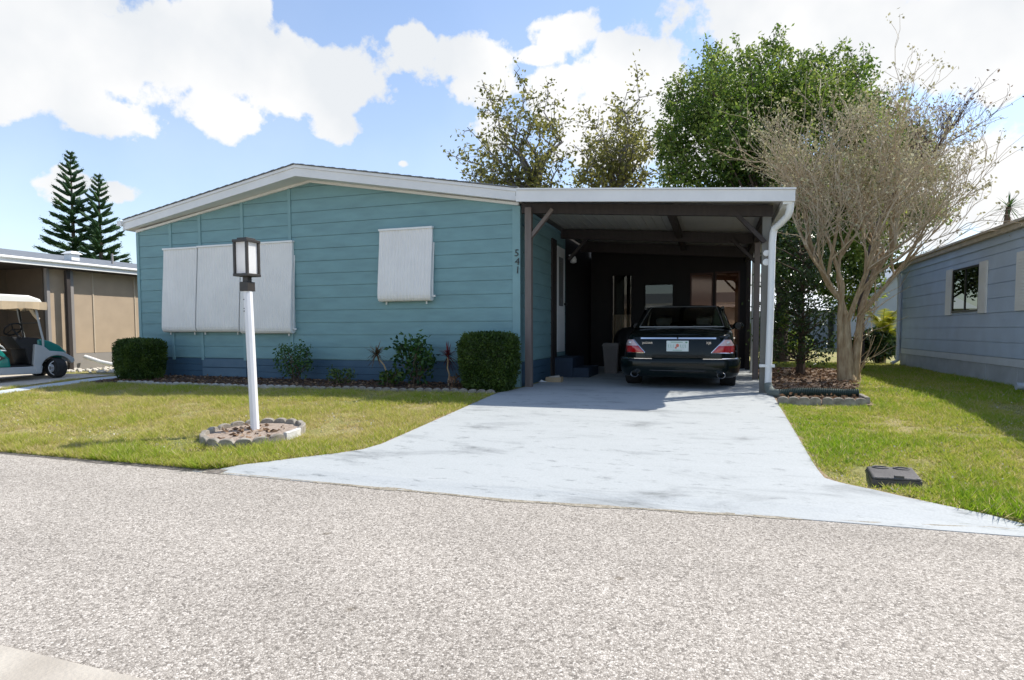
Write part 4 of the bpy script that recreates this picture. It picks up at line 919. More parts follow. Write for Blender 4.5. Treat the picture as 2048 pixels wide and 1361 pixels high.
for y in (.02, WD-.02): mb.tube([G(-1.7,y,.88),G(-1.45,y,.92),G(-1.15,y,.84),G(-.88,y,.66),G(-.82,y,.58),G(-1.2,y,.60),G(-1.45,y,.64)], .018, 8)
mb.build('armrest', m_ggrey, gc, smooth=True)
mb = MB()
side_prism(mb, [(-2.9,1.52),(-.36,1.50),(-.18,1.46),(-.26,1.60),(-.44,1.67),(-2.9,1.72)], -.06, WD+.06); rfc = mb.build('roof', m_roofw, gc, bevel=.03)
mb = MB()
rows = []
xs_ = np.linspace(-2.9,-.16,24)
for y in (-.075, WD+.075): mb.grid([[G(x, y+.01*math.sin(x*17), z+(.015*math.sin(x*9) if z < 1.5 else 0)) for x in xs_] for z in (1.40,1.47,1.545)])
mb.grid([[G(-.14+.01*math.sin(y*20), y, z) for y in np.linspace(-.075,WD+.075,12)] for z in (1.40,1.47,1.52)]); mb.build('canvas_valance', m_canvas, rfc, fixn=True)
for y in (.02, WD-.02):
    mb = MB(); mb.tube([G(-.32,y,1.46),G(-.29,y,1.22),G(-.22,y,.80),G(-.22,y,.62)], .020, 8); mb.build('roof_strut', m_ggrey, gc)
    mb = MB(); mb.tube([G(-1.85,y,1.5),G(-1.42,y,.98),G(-1.32,y,.74)], .022, 8); mb.build('roof_strut', m_ggrey, gc)
mb = MB()
for y in (.05, WD-.05): mb.tube([G(-.30,y,1.42),G(-.24,y,.84)], .016, 8)
mb.tube([G(-.265,.05,1.13),G(-.265,WD-.05,1.13)], .012, 6); mb.build('windshield_frame', m_blk, gc)
mb = MB(); mb.tube([G(-.40,.02,1.40),G(-.34,.05,1.30),G(-.27,.05,1.2)], .035, 8); mb.build('rolled_canvas', m_canvas, gc)
mb = MB(); mb.q(G(-.30,.06,1.42),G(-.24,.06,.84),G(-.24,WD-.06,.84),G(-.30,WD-.06,1.42)); mb.build('windshield', m_clear, gc)
mb = MB(); cst = Vector(G(-.62,.32,1.0)); axv = Vector((-.75,0,.65)).normalized(); u_ = Vector((0,1,0)); w_ = axv.cross(u_)
mb.tube([cst+(u_*math.cos(a_)+w_*math.sin(a_))*.155 for a_ in np.linspace(0,2*math.pi,25)], .016, 8)
mb.tube([cst, cst-axv*.28], .02, 8)
for a_ in (0,2.1,4.2): mb.tube([cst, cst+(u_*math.cos(a_)+w_*math.sin(a_))*.155], .011, 6)
mb.build('steering_wheel', m_blk, gc, smooth=True)
for x in (0, -1.66):
    for y, s_ in ((.07,-1),(WD-.07,1)):
        mb = MB(); mb.lathe(G(x,y,.205),[(.158,-.095),(.190,-.095),(.203,-.07),(.205,0),(.203,.07),(.190,.095),(.158,.095)],32,'y'); wh = mb.build('wheel', m_rubber, gc, smooth=True)
        mb = MB(); mb.lathe(G(x,y,.205),[(.0,s_*.05),(.135,s_*.045),(.152,s_*.098),(.162,s_*.098),(.16,s_*-.08)],28,'y'); rim = mb.build('rim', m_blk, wh)
        mb = MB()
        for k in range(7):
            a_ = 2*math.pi*k/7; mb.bar(G(x,y+s_*.085,.205), G(x+.155*math.cos(a_), y+s_*.096,.205+.155*math.sin(a_)), .014, .055, up=(0,1,0))
        mb.lathe(G(x,y,.205),[(.0,s_*.105),(.03,s_*.10),(.032,s_*.07)],14,'y'); mb.tube([G(x+.156*math.cos(a_), y+s_*.097,.205+.156*math.sin(a_)) for a_ in np.linspace(0,2*math.pi,29)], .009, 6); mb.build('spokes', m_silver, wh)
# ------------------------------------------------------------------ neighbour house on the left
m_screen = mat('tan_screen', (.40,.31,.22), .8, .06, 3, .1, 200); m_kick = mat('grey_kick_panel', (.26,.24,.225), .7, .06, 3)
m_sshade = mat('shaded_screen', (.09,.065,.042), .8, .1, 3); m_mull = mat('tan_mullion', (.48,.40,.30), .6, .05, 5)  # shade of the recess put into a darker copy of the screen colour
nl = thing('tan_screened_house', (-15.5, 12, 0), 'low neighbouring house with tan screened side wall and grey shingle roof', 'house')
NX = -14.8
mb = MB(); mb.box(NX-.04,10.05,.42,NX,24,2.42); mb.build('screen_wall', m_screen, nl)
mb = MB(); mb.box(NX-.03,10.05,-.1,NX+.008,24,.415); mb.build('kick_panel', m_kick, nl)
for y in (11.1, 12.25, 13.6):
    mb = MB(); mb.box(NX,y-.015,.42,NX+.018,y+.015,2.42); mb.build('mullion', m_mull, nl)
mb = MB(); mb.box(NX-.06,9.98,-.05,NX+.03,10.05,2.42); mb.build('corner_post', m_kick, nl)
mb = MB(); mb.box(NX-1.3,8.0,.42,NX-1.26,9.98,2.42); mb.box(NX-1.26,9.94,-.05,NX-.06,9.98,2.42); mb.box(NX-1.3,8,-.05,NX-1.25,9.98,.4); mb.build('recess_wall', m_sshade, nl)
mb = MB(); mb.box(NX-1.25,9.0,.4,NX-1.22,9.06,2.42); mb.build('recess_post', m_blackm, nl)
mb = MB(); mb.box(NX+.12,10.32,-.02,NX+.21,10.41,2.40); mb.build('porch_post', m_brown, nl, bevel=.005)
mb = MB(); mb.box(NX+.05,10.47,-.02,NX+.11,10.55,2.42); mb.build('porch_post', m_kick, nl)
mb = MB(); mb.box(NX-4.5,8.0,2.42,NX+.30,24,2.47); mb.build('soffit', m_brown, nl)
mb = MB(); mb.box(NX+.302,7.9,2.44,NX+.36,24,2.545); mb.tube([(NX+.38,7.9,2.56),(NX+.38,24,2.56)],.035,8); mb.build('gutter', m_white, nl)
m_shl = mat('blue_grey_shingle', (.15,.165,.185), .9, .25, 9, .6, 25)
mb = MB(); mb.q((NX+.36,7.9,2.60),(NX+.36,24,2.60),(NX-3.9,24,3.25),(NX-3.9,7.9,3.25)); mb.q((NX-3.9,7.9,3.25),(NX-3.9,24,3.25),(NX-8,24,2.6),(NX-8,7.9,2.6)); rfl = mb.build('roof', m_shl, nl)
mb = MB(); mb.box(NX-.45,10.75,2.7,NX-.2,10.95,2.86); mb.hexa([(NX-.5,10.70,2.86),(NX-.15,10.70,2.86),(NX-.15,11.0,2.86),(NX-.5,11.0,2.86)],[(NX-.42,10.78,2.93),(NX-.23,10.78,2.93),(NX-.23,10.92,2.93),(NX-.42,10.92,2.93)]); mb.build('roof_vent', m_white, rfl)
mb = MB(); mb.tube([(NX-1.2,12.6,2.8),(NX-1.2,12.6,3.12)],.03,8); mb.build('vent_pipe', m_kick, rfl)
mb = MB(); mb.box(NX-8,8,-.1,NX-4.4,24,2.42); mb.build('core', m_sshade, nl)
mb = MB(); mb.tube([(NX+.12,10.75,.33),(NX+.5,10.86,.20),(NX+1.15,11.1,.045),(NX+1.55,11.25,.035)], .05, 12); tag(mb.build('white_drain_pipe', m_white, loc=(NX+.8,11,0), smooth=True), 'fat white plastic drain pipe sloping from brown porch post to gravel', 'pipe')
mb = MB()
for k in range(260):
    x, y = random.uniform(-14.75,-12.3), random.uniform(10.0,12.6); r = random.uniform(.025,.06)
    if y < 10.0+.05*random.random(): continue
    i0 = len(mb.v); mb.ball((x,y,r*.45), r*random.uniform(.8,1.4), r*random.uniform(.8,1.3), r*.8, 6, 4)
m_rock = mat('white_rock', (.58,.54,.48), .9, .2, 9, .3, 40)
tag(mb.build('white_rocks', m_rock, smooth=True), 'scatter of small white landscaping rocks', 'rocks', kind='stuff')
# ------------------------------------------------------------------ neighbour house on the right
m_bsid = mat('grey_blue_siding', (.47,.57,.71), .62, .06, 2.5, .1, 90); m_bskirt = mat('grey_skirting', (.45,.48,.52), .8, .12, 3, .2, 40)
m_bwhite = mat('pale_trim', (.62,.66,.72), .6, .06, 4)
nr = thing('blue_grey_house', (5.5, 13, 0), 'blue grey sided neighbouring house with white window shutters', 'house')
BX, BY0, BY1 = 4.65, 7.0, 18.3
mb = MB(); laps(mb, (BX,BY1,0), (BX,BY0,0), (-1,0,0), .46, 2.5, co=.255, out=.018); mb.build('side_wall', m_bsid, nr, fixn=False)
mb = MB(); mb.box(BX+.012,BY0,-.1,BX+8,BY1,2.5); mb.build('house_core', m_bsid, nr)
mb = MB(); mb.box(BX-.02,BY0,.33,BX+.012,BY1,.46); mb.build('sill_board', m_bwhite, nr)
mb = MB(); y = BY0
while y < BY1: mb.box(BX-.008,y+.006,-.1,BX+.01,min(y+1.2,BY1)-.006,.328); y += 1.2
mb.build('skirting', m_bskirt, nr, bevel=.004)
mb = MB(); mb.box(BX-.05,BY0,2.40,BX+.01,BY1+.3,2.54); mb.build('eave_board', m_bsid, nr)
m_tanr = mat('tan_roof', (.52,.46,.38), .85, .15, 6, .3, 30)
mb = MB(); mb.box(BX-.14,BY0,2.54,BX-.051,BY1+.3,2.62); mb.hexa([(BX-.2,BY0,2.62),(BX+4,BY0,2.62),(BX+4,BY1+.3,2.62),(BX-.2,BY1+.3,2.62)],[(BX-.2,BY0,2.66),(BX+4,BY0,3.3),(BX+4,BY1+.3,3.3),(BX-.2,BY1+.3,2.66)]); mb.build('roof', m_tanr, nr)
mb = MB(); mb.tube([(BX-.14,BY1-.05,2.52),(BX-.10,BY1-.05,2.35),(BX-.07,BY1-.05,2.2),(BX-.07,BY1-.05,.14),(BX-.22,BY1-.1,.06)], .05, 10); mb.build('downspout', m_bwhite, nr, smooth=True)
def bwin(y0, y1, z0, z1, sh=.30):
    mb = MB()
    for a in ((y0,z0,y0+.04,z1),(y1-.04,z0,y1,z1),(y0+.04,z0,y1-.04,z0+.04),(y0+.04,z1-.04,y1-.04,z1),((y0+y1)/2-.02,z0+.04,(y0+y1)/2+.02,z1-.04)): mb.box(BX-.035,a[0],a[1],BX+.005,a[2],a[3])
    fr = mb.build('window', m_blackm, nr)
    mb = MB(); mb.q((BX-.022,y0+.03,z0+.03),(BX-.022,y1-.03,z0+.03),(BX-.022,y1-.03,z1-.03),(BX-.022,y0+.03,z1-.03)); mb.build('pane', m_gl5, fr)
    ym = (y0+y1)/2
    mb = MB(); mb.q((BX-.019,y0+.03,z0+.05),(BX-.019,ym,z0+.05),(BX-.019,ym,z1-.03),(BX-.019,y0+.03,z1-.03)); mb.build('blind', m_curt2, fr)
    mb = MB(); mb.q((BX-.019,ym,z0+.03),(BX-.019,y1-.03,z0+.03),(BX-.019,y1-.03,z1-.03),(BX-.019,ym,z1-.03)); mb.build('dark_curtain', m_dark, fr)
    for a, b_ in ((y0-sh-.01,y0-.01),(y1+.01,y1+sh+.01)):
        mb = MB(); mb.box(BX-.045,a,z0-.04,BX-.02,b_,z1+.03)
        for k in range(16):
            zz = z0+.05+k*(z1-z0-.1)/16; 
            if abs(k-8) > .5: mb.box(BX-.052,a+.05,zz,BX-.046,b_-.05,zz+.018)
        mb.build('shutter', m_white, nr)
m_gl5 = glassmat('shaded_glass', (.8,.82,.8), -.03, gcol=(.22,.24,.22))
m_curt2 = mat('pale_blind', (.45,.47,.42), .8, .1, 5)
bwin(13.35,14.68,1.28,2.15,.33); bwin(10.2,11.55,1.28,2.15,.33)
mb = MB(); mb.lathe((4.3,10.95,.09),[(.0,.0),(.055,.0),(.055,.5),(.0,.5)],12,'x'); tag(mb.build('pipe_end', m_bskirt, loc=(4.4,10.95,.09), smooth=True), 'short grey pipe end lying in the grass beside the blue grey house', 'pipe')
# ------------------------------------------------------------------ houses farther off
m_far = mat('far_grey_wall', (.34,.38,.44), .7, .08, 3); m_farroof = mat('far_grey_roof', (.36,.39,.42), .6, .1, 3)
fh_ = thing('gabled_grey_house', (6.6, 30, 0), 'distant grey gabled house seen between bare tree and blue grey house', 'house')
mb = MB(); mb.hexa([(5.9,30,-.1),(10.2,30,-.1),(10.2,30,2.1),(8.05,30,3.7),(5.9,30,2.1)],[(5.9,38,-.1),(10.2,38,-.1),(10.2,38,2.1),(8.05,38,3.7),(5.9,38,2.1)]); mb.build('wall', m_far, fh_)
mb = MB()
for a, b_ in (((5.6,1.95),(8.05,3.82)),((8.05,3.82),(10.5,1.95))): mb.hexa([(a[0],29.7,a[1]),(b_[0],29.7,b_[1]),(b_[0],29.7,b_[1]+.12),(a[0],29.7,a[1]+.12)],[(a[0],38.2,a[1]),(b_[0],38.2,b_[1]),(b_[0],38.2,b_[1]+.12),(a[0],38.2,a[1]+.12)])
mb.build('roof', m_farroof, fh_)
mb = MB(); mb.box(5.88,29.96,-.1,10.22,30.0,.22); mb.build('base_board', m_bwhite, fh_)
fs_ = thing('silver_roof_house', (4.2, 36, 0), 'distant low house with silver roof seen behind the small dark tree', 'house')
mb = MB(); mb.box(-2.5,35,-.1,5.6,41,1.95); mb.build('wall', m_far, fs_)
mb = MB(); mb.hexa([(-2.8,34.6,1.95),(5.9,34.6,1.95),(5.9,41.3,1.95),(-2.8,41.3,1.95)],[(-2.0,37.5,3.0),(5.2,37.5,3.0),(5.2,38.2,3.0),(-2.0,38.2,3.0)]); mb.build('roof', m_white, fs_)
mb = MB(); mb.box(4.0,34.95,.8,4.7,34.99,1.6); mb.build('window', m_dark, fs_)
# out-of-frame house across the street, put in for the glazed doors to mirror
m_cream = mat('cream_siding', (.62,.57,.47), .7, .05, 3)
ac = thing('cream_house', (-1.5, -13, -.3), 'out of frame cream sided house across the street for the glazed doors to mirror', 'house')
mb = MB(); laps(mb, (5,-12,-.3), (-8,-12,-.3), (0,1,0), .3, 2.8, co=.25, out=.02); mb.q((5,-12.01,-.4),(5,-12.01,2.8),(-8,-12.01,2.8),(-8,-12.01,-.4)); mb.build('front_wall', m_cream, ac, fixn=False)
mb = MB(); mb.hexa([(5.4,-11.6,2.5),(-8.4,-11.6,2.5),(-8.4,-11.6,2.62),(5.4,-11.6,2.62)],[(5.4,-16,3.6),(-8.4,-16,3.6),(-8.4,-16,3.72),(5.4,-16,3.72)]); mb.build('roof', m_shingle, ac)
mb = MB(); mb.box(-8.4,-11.598,2.48,5.4,-11.56,2.66); mb.build('fascia', m_fascia, ac)
for x in (-5.5,-1.5,2.4):
    mb = MB(); mb.box(x-.7,-11.99,.7,x+.7,-11.94,1.9); mb.build('window', m_white, ac); 
# ------------------------------------------------------------------ vegetation
def pxY(px, py, Y):
    r = ray(px, py); k = Y/r.y; return Vector((r.x*k, Y, HCAM+r.z*k))
def leaf_mesh(name, C, size, tint, m, parent=None, loc=None, aspect=.5, up=.3, dirs=None, fold=.15):
    """one mesh of many small pointed leaves (two triangles each, folded on the midrib)"""
    C = np.asarray(C, float); n = len(C); size = np.broadcast_to(np.asarray(size, float), (n,)); tint = np.asarray(tint, float)
    d = rng.normal(0, 1, (n, 3)) if dirs is None else np.asarray(dirs, float)
    d[:, 2] -= up*(dirs is None); d /= np.linalg.norm(d, axis=1)[:, None]+1e-9
    r = rng.normal(0, 1, (n, 3)); r[:, 2] *= .5
    s = np.cross(d, r); s /= np.linalg.norm(s, axis=1)[:, None]+1e-9; nn = np.cross(s, d)
    L_ = size[:, None]; Wd = L_*aspect*.5
    V = np.stack([C, C+d*L_*.5+s*Wd+nn*L_*fold, C+d*L_, C+d*L_*.5-s*Wd+nn*L_*fold], 1)
    p = parent; wl = Vector((0,0,0))
    while p is not None: wl += Vector(p.location); p = p.parent
    off = np.array(loc if loc is not None else wl); V = V.reshape(-1, 3)-off
    me = bpy.data.meshes.new(name); me.vertices.add(4*n); me.vertices.foreach_set('co', V.ravel())
    b0 = np.arange(n, dtype=np.int32)*4; idx = np.stack([b0, b0+1, b0+2, b0, b0+2, b0+3], 1).ravel()
    me.loops.add(6*n); me.loops.foreach_set('vertex_index', idx.astype(np.int32)); me.polygons.add(2*n)
    me.polygons.foreach_set('loop_start', np.arange(0, 6*n, 3, dtype=np.int32)); me.polygons.foreach_set('loop_total', np.full(2*n, 3, dtype=np.int32))
    me.update(calc_edges=True); at = me.attributes.new('tint', 'FLOAT', 'POINT'); at.data.foreach_set('value', np.repeat(np.clip(tint, 0, 1), 4).astype(np.float32))
    me.materials.append(m); o = bpy.data.objects.new(name, me); COL.objects.link(o)
    if parent is not None: o.parent = parent
    elif loc is not None: o.location = loc
    return o
def wob(a, b_, n=5, amt=.08):
    a, b_ = Vector(a), Vector(b_); L_ = (b_-a).length; P = []
    for k in range(n+1):
        s = k/n; o = Vector((random.gauss(0,1), random.gauss(0,1), random.gauss(0,.6)))*amt*L_*math.sin(math.pi*s)
        P.append(a.lerp(b_, s)+o)
    return P
lf_oak = leafmat('oak_leaf', (.09,.10,.025), (.36,.33,.10), .52, .3, mid=(.21,.21,.055))
lf_green = leafmat('broad_green_leaf', (.025,.065,.008), (.40,.46,.10), .5, .4, mid=(.125,.205,.026))
lf_dark = leafmat('dark_glossy_leaf', (.014,.036,.010), (.11,.17,.045), .3, .7, mid=(.04,.08,.018), rough=.28)
lf_hedge = leafmat('hedge_leaf', (.018,.045,.008), (.12,.18,.03), .3, .35, mid=(.05,.095,.014))
lf_bed = leafmat('bed_leaf', (.015,.05,.012), (.12,.20,.05), .3, .4, mid=(.04,.11,.02))
lf_red = leafmat('red_strap_leaf', (.06,.012,.018), (.28,.06,.06), .35, .4, mid=(.14,.03,.035))
lf_redg = leafmat('olive_red_leaf', (.06,.05,.02), (.30,.16,.10), .35, .4, mid=(.15,.10,.05))
lf_norf = leafmat('norfolk_needle', (.016,.045,.022), (.10,.16,.04), .2, .3, mid=(.035,.085,.032), rough=.6)
lf_palm = leafmat('yellow_green_frond', (.10,.14,.01), (.45,.38,.03), .5, .4, mid=(.26,.28,.02))
lf_dry = leafmat('dry_leaf', (.08,.045,.025), (.38,.26,.16), .2, .3, mid=(.2,.12,.07), rough=.7)
lf_seed = leafmat('seed_husk', (.18,.16,.08), (.55,.52,.36), .4, .2, mid=(.34,.32,.18), rough=.7)
# --- sparse oaks behind the house, limbs set out towards the outer clumps
def limb_tree(t, base, fork, targets, r0, leafm, barkm, n_twig, n_leaf, lsize, crown_name='crown', spread=.5, tmean=.5, crx=.30):
    mb = MB(); base = Vector(base); fork = Vector(fork)
    mb.tube(wob(base, fork, 6, .03), [r0*(1-.35*k/6) for k in range(7)], 8); C = []; T = []
    for tg in targets:
        tg = Vector(tg); st = fork.lerp(base, random.uniform(0, .12)); P = wob(st, tg, 7, .055); P[1] = P[1].lerp(st+Vector((0,0,.6)), .25)
        mb.tube(P, [max(.012, r0*.52*(1-k/7)**1.15) for k in range(8)], 6)
        for j in range(n_twig):
            s = random.uniform(.35, 1); k = min(6, int(s*7)); a = P[k].lerp(P[k+1], s*7-k)
            d = Vector((random.gauss(0,1), random.gauss(0,1), random.gauss(.25,.7))).normalized(); e = a+d*spread*random.uniform(.4,1.25)*(1.25-.5*s)
            Q = wob(a, e, 3, .12); mb.tube(Q, [.018,.013,.009,.005], 4); tt = tmean+random.gauss(0,.2)
            for q in range(random.randint(int(n_leaf*.5), n_leaf)):
                u = random.uniform(.25, 1.08); c = a.lerp(e, u)+Vector((random.gauss(0,1), random.gauss(0,1), random.gauss(0,1)))*crx*.5*spread
                C.append(tuple(c)); T.append(tt+random.gauss(0,.16))
    mb.build('trunk', barkm, t, smooth=True, fixn=False); n = len(C)
    leaf_mesh(crown_name, C, rng.uniform(.6,1.25,n)*lsize, T, leafm, t, aspect=.55)
YO = 21.5
o1 = thing('oak_tree', tuple(pxY(1088,690,YO).xy)+(0,), 'sparse olive leaved oak behind the house with low branch reaching left', 'tree', 'thin oaks behind the house')
tg = [(895,308),(925,345),(950,300),(940,255),(970,215),(965,160),(1005,205),(1032,140),(1045,190),(1090,165),(1108,200),(1065,235),(1010,275),(985,340),(1030,355),(1110,270),(1125,320),(1080,310),(1095,365),(950,370)]
limb_tree(o1, (o1.location.x, YO, 0), pxY(1072,375,YO), [pxY(a+random.uniform(-6,6), b_, YO+random.uniform(-1.6,1.6)) for a, b_ in tg], .17, lf_oak, m_barkg, 14, 17, .17, spread=.85)
o2 = thing('oak_tree', tuple(pxY(1236,690,YO+1).xy)+(0,), 'sparse olive leaved oak behind the carport with one tall leafy spire', 'tree', 'thin oaks behind the house')
tg = [(1270,150),(1258,185),(1275,205),(1240,215),(1262,240),(1225,245),(1200,270),(1165,215),(1160,265),(1180,300),(1145,290),(1290,240),(1305,280),(1318,330),(1250,290),(1215,310),(1195,345),(1160,345),(1285,345),(1140,350)]
limb_tree(o2, (o2.location.x, YO+1, 0), pxY(1238,385,YO+1), [pxY(a+random.uniform(-6,6), b_, YO+1+random.uniform(-1.6,1.6)) for a, b_ in tg], .17, lf_oak, m_barkg, 14, 17, .17, spread=.85, tmean=.56)
# --- the big green tree behind the carport
YG = 19.0
gt = thing('green_tree', tuple(pxY(1560,690,YG).xy)+(0,), 'large dense bright green leafy tree rising behind the carport roof', 'tree')
POLY = [(1318,420),(1316,330),(1308,260),(1330,190),(1350,160),(1395,120),(1445,85),(1475,78),(1500,105),(1545,92),(1590,100),(1620,125),(1665,115),(1690,150),(1730,105),(1755,165),(1785,215),(1820,200),(1850,270),(1875,320),(1900,370),(1880,440),(1830,470),(1840,520),(1770,540),(1745,600),(1690,640),(1640,600),(1560,650),(1540,520),(1450,440)]
def inpoly(x, y):
    c = False; j = len(POLY)-1
    for i in range(len(POLY)):
        (xi, yi), (xj, yj) = POLY[i], POLY[j]
        if (yi > y) != (yj > y) and x < (xj-xi)*(y-yi)/(yj-yi)+xi: c = not c
        j = i
    return c
def edge_d(x, y):
    best = 1e9
    for (x0, y0), (x1, y1) in zip(POLY, POLY[1:]+POLY[:1]):
        t_ = max(0, min(1, ((x-x0)*(x1-x0)+(y-y0)*(y1-y0))/((x1-x0)**2+(y1-y0)**2+1e-9))); best = min(best, math.hypot(x-x0-t_*(x1-x0), y-y0-t_*(y1-y0)))
    return best
CLP = []
while len(CLP) < 240:
    x, y = random.uniform(1300,1905), random.uniform(75,655)
    if not inpoly(x, y): continue
    ed = edge_d(x, y)
    if ed < 14 and random.random() < .5: continue
    hd = 2.7*math.sqrt(max(0.02, min(1, ed/190)))
    p = pxY(x, y, YG+random.choice((-1,1,-.6,.3))*hd*random.uniform(.45,1)); CLP.append((p, min(.72, .30+ed/150)))
mb = MB(); b0 = Vector(gt.location); fk = pxY(1560,560,YG)
mb.tube(wob(b0, fk, 5, .03), [.24,.22,.2,.19,.18,.17], 10); C = []; T = []; SZ = []
for i, (p, r) in enumerate(CLP):
    if i % 2 == 0:
        mid = fk.lerp(p, .5)+Vector((0,0,.25)); P = [fk.lerp(b0, random.uniform(0,.15)), fk.lerp(mid, .5), mid, mid.lerp(p,.6), p]; mb.tube(P, [.075,.055,.04,.025,.01], 5)
    tt = .48+random.gauss(0,.17); n = int(215*(r/.6)**2)+50
    for q in range(n):
        d = Vector((random.gauss(0,1), random.gauss(0,1), random.gauss(0,1))).normalized()*r*random.random()**.42; d.z *= .8
        C.append(tuple(p+d)); T.append(tt+random.gauss(0,.15)); SZ.append(random.uniform(.075,.15))
    for q in range(3):     # shoots breaking the outline
        d = Vector((random.gauss(0,.5), random.gauss(0,.5), random.uniform(.3,1))).normalized(); e = p+d*(r+random.uniform(.1,.45)); mb.tube([p, e], [.012,.004], 3, cap=False)
        for w_ in range(16): C.append(tuple(p.lerp(e, random.uniform(.5,1))+Vector((random.gauss(0,.05),random.gauss(0,.05),random.gauss(0,.05))))); T.append(tt+.15+random.gauss(0,.12)); SZ.append(random.uniform(.08,.15))
mb.build('trunk', m_bark2, gt, smooth=True, fixn=False); leaf_mesh('crown', C, SZ, T, lf_green, gt, aspect=.5)
# --- crape myrtle, bare
random.seed(5)
cm = thing('bare_tree', (2.27,12.1,0), 'leafless pale tan many branched tree standing in the side bed', 'tree')
mb = MB(); TW = MB(); SEED = []; ST = []; nseg = [0]
def grow(p, d, L_, r, lev, mb, split, seeds):
    n = 4 if lev < 2 else 3; P = [p.copy()]; q = p.copy(); dd = d.copy()
    for k in range(n):
        dd = (dd+Vector((random.gauss(0,.10), random.gauss(0,.10), random.gauss(.02,.07)))*(1+.5*lev)).normalized(); q = q+dd*L_/n; P.append(q.copy())
    re = r*.62; (mb if lev < 3 or TW is None else TW).tube(P, [r+(re-r)*k/n for k in range(n+1)], (8,6,4,3,3,3)[lev], cap=False); nseg[0] += 1
    if lev >= len(split):
        if seeds is not None:
            for _ in range(4):
                SEED.append(tuple(P[-1]+Vector((random.gauss(0,.035), random.gauss(0,.035), random.gauss(0,.035))))); ST.append(random.gauss(.5,.25))
        return
    for c in range(split[lev]):
        s = random.uniform(.35,1) if c else 1; k = min(n-1, int(s*n)); a = P[k].lerp(P[k+1], s*n-k)
        ang = random.uniform(.2,.62)*(1 if c else .35); ax = Vector((random.gauss(0,1),random.gauss(0,1),random.gauss(0,1))).cross(dd)
        if ax.length < 1e-3: continue
        nd = (Matrix.Rotation(ang, 3, ax.normalized()) @ dd); nd.z += .20; nd.normalize(); grow(a, nd, L_*random.uniform(.58,.86), max(.0042, r*random.uniform(.42,.6)), lev+1, mb, split, seeds)
B0 = Vector((2.27,12.1,0))
mb.tube([B0+Vector((.02,0,-.05)),B0+Vector((-.01,0,.15)),B0+Vector((-.03,0,.6)),B0+Vector((-.05,.02,1.15))],[.17,.13,.095,.065],12)
mb.tube([B0+Vector((.12,.06,-.05)),B0+Vector((.12,.04,.3)),B0+Vector((.17,.04,.9)),B0+Vector((.20,.05,1.35))],[.11,.08,.06,.052],10)
mb.tube([B0+Vector((-.10,-.03,-.05)),B0+Vector((-.12,-.03,.4)),B0+Vector((-.15,-.03,1.2)),B0+Vector((-.13,-.05,1.75))],[.08,.065,.05,.042],10)
CS = 1.04
for st, d, L_, r in ((B0+Vector((-.05,.02,1.13)),(-.10,.1,1),1.35,.085),(B0+Vector((-.05,.02,1.0)),(.08,-.15,1),1.5,.07),(B0+Vector((.20,.05,1.33)),(.22,.15,1),1.45,.07),(B0+Vector((.19,.05,1.2)),(.40,-.1,1),1.25,.05),(B0+Vector((-.13,-.05,1.73)),(-.30,-.1,1),1.25,.055),(B0+Vector((-.14,-.04,1.5)),(-.2,.35,1),1.4,.05),(B0+Vector((.15,.04,.95)),(.25,.5,1),1.5,.055)):
    grow(Vector(st), Vector(d).normalized(), L_*CS, r*.72, 1, mb, (0,5,5,4,3), True)
for k in range(26):     # thin whips sprouting low
    a = B0+Vector((random.uniform(.05,.2), random.uniform(-.1,.1), random.uniform(.1,1.2))); e = a+Vector((random.uniform(.15,.75), random.gauss(0,.25), random.uniform(.3,1.1))); mb.tube(wob(a, e, 4, .06), [.009,.008,.006,.005,.003], 3, cap=False)
mb.build('trunk', m_bark, cm, smooth=True, fixn=False); TW.build('twigs', m_twig, cm, fixn=False); TW = None; leaf_mesh('seed_heads', SEED, rng.uniform(.03,.065,len(SEED)), ST, lf_seed, cm, aspect=.7)
# --- dark bare tree behind, reaching right
random.seed(8); YD = 16.2; dk = thing('bare_tree', tuple(pxY(1722,700,YD).xy)+(0,), 'dark thin bare branched tree reaching toward the blue grey house roof', 'tree')
mb = MB(); d0 = Vector(dk.location); P0 = [d0, pxY(1722,600,YD), pxY(1750,460,YD), pxY(1795,370,YD)]; mb.tube(P0, [.09,.075,.06,.045], 8)
SEED = []; ST = []
for (a, b_), L_, r in (((1840,318),(1),.040),((1860,260),1,.034),((1905,265),1,.034),((1870,345),1,.026),((1835,250),1,.026)):
    q = pxY(a, b_, YD+random.uniform(-.4,.4)); v = q-P0[-1]; grow(P0[-1].lerp(P0[-2], random.uniform(0,.2)), v.normalized(), v.length*.72, r, 2, mb, (0,0,6,5,4), True)
mb.build('trunk', m_bark2, dk, smooth=True, fixn=False); k_ = max(1, len(SEED)//6); leaf_mesh('last_leaves', SEED[::5], rng.uniform(.05,.09,len(SEED[::5])), ST[::5], lf_dry, dk)
random.seed(5)
# --- small dark evergreen in the side bed
sd_ = thing('small_evergreen', (1.67,13.5,0), 'small dark glossy leaved evergreen tree beside the bare tree', 'tree')
mb = MB(); C = []; T = []
tb_ = Vector((1.67,13.5,0)); mb.tube([tb_-Vector((0,0,.05)), tb_+Vector((.02,0,.5)), tb_+Vector((.0,.03,1.2)), tb_+Vector((.04,0,2.2))], [.10,.07,.055,.03], 8)
for k in range(95):
    z = random.uniform(.35,3.0); w = lerp([(.3,.5),(.8,.78),(1.5,.72),(2.3,.7),(3.0,.35)], z); a_ = random.uniform(0,2*math.pi); rr2 = w*random.random()**.6
    p = tb_+Vector((math.cos(a_)*rr2-.05, math.sin(a_)*rr2, z)); st = tb_+Vector((0,0,max(.3,z-.35))); mb.tube(wob(st, p, 3, .06), [.018,.014,.01,.006], 4, cap=False); tt = random.gauss(.45,.15)
    for q in range(54):
        c = p+Vector((random.gauss(0,.12), random.gauss(0,.12), random.gauss(0,.10))); C.append(tuple(c)); T.append(tt+random.gauss(0,.16))
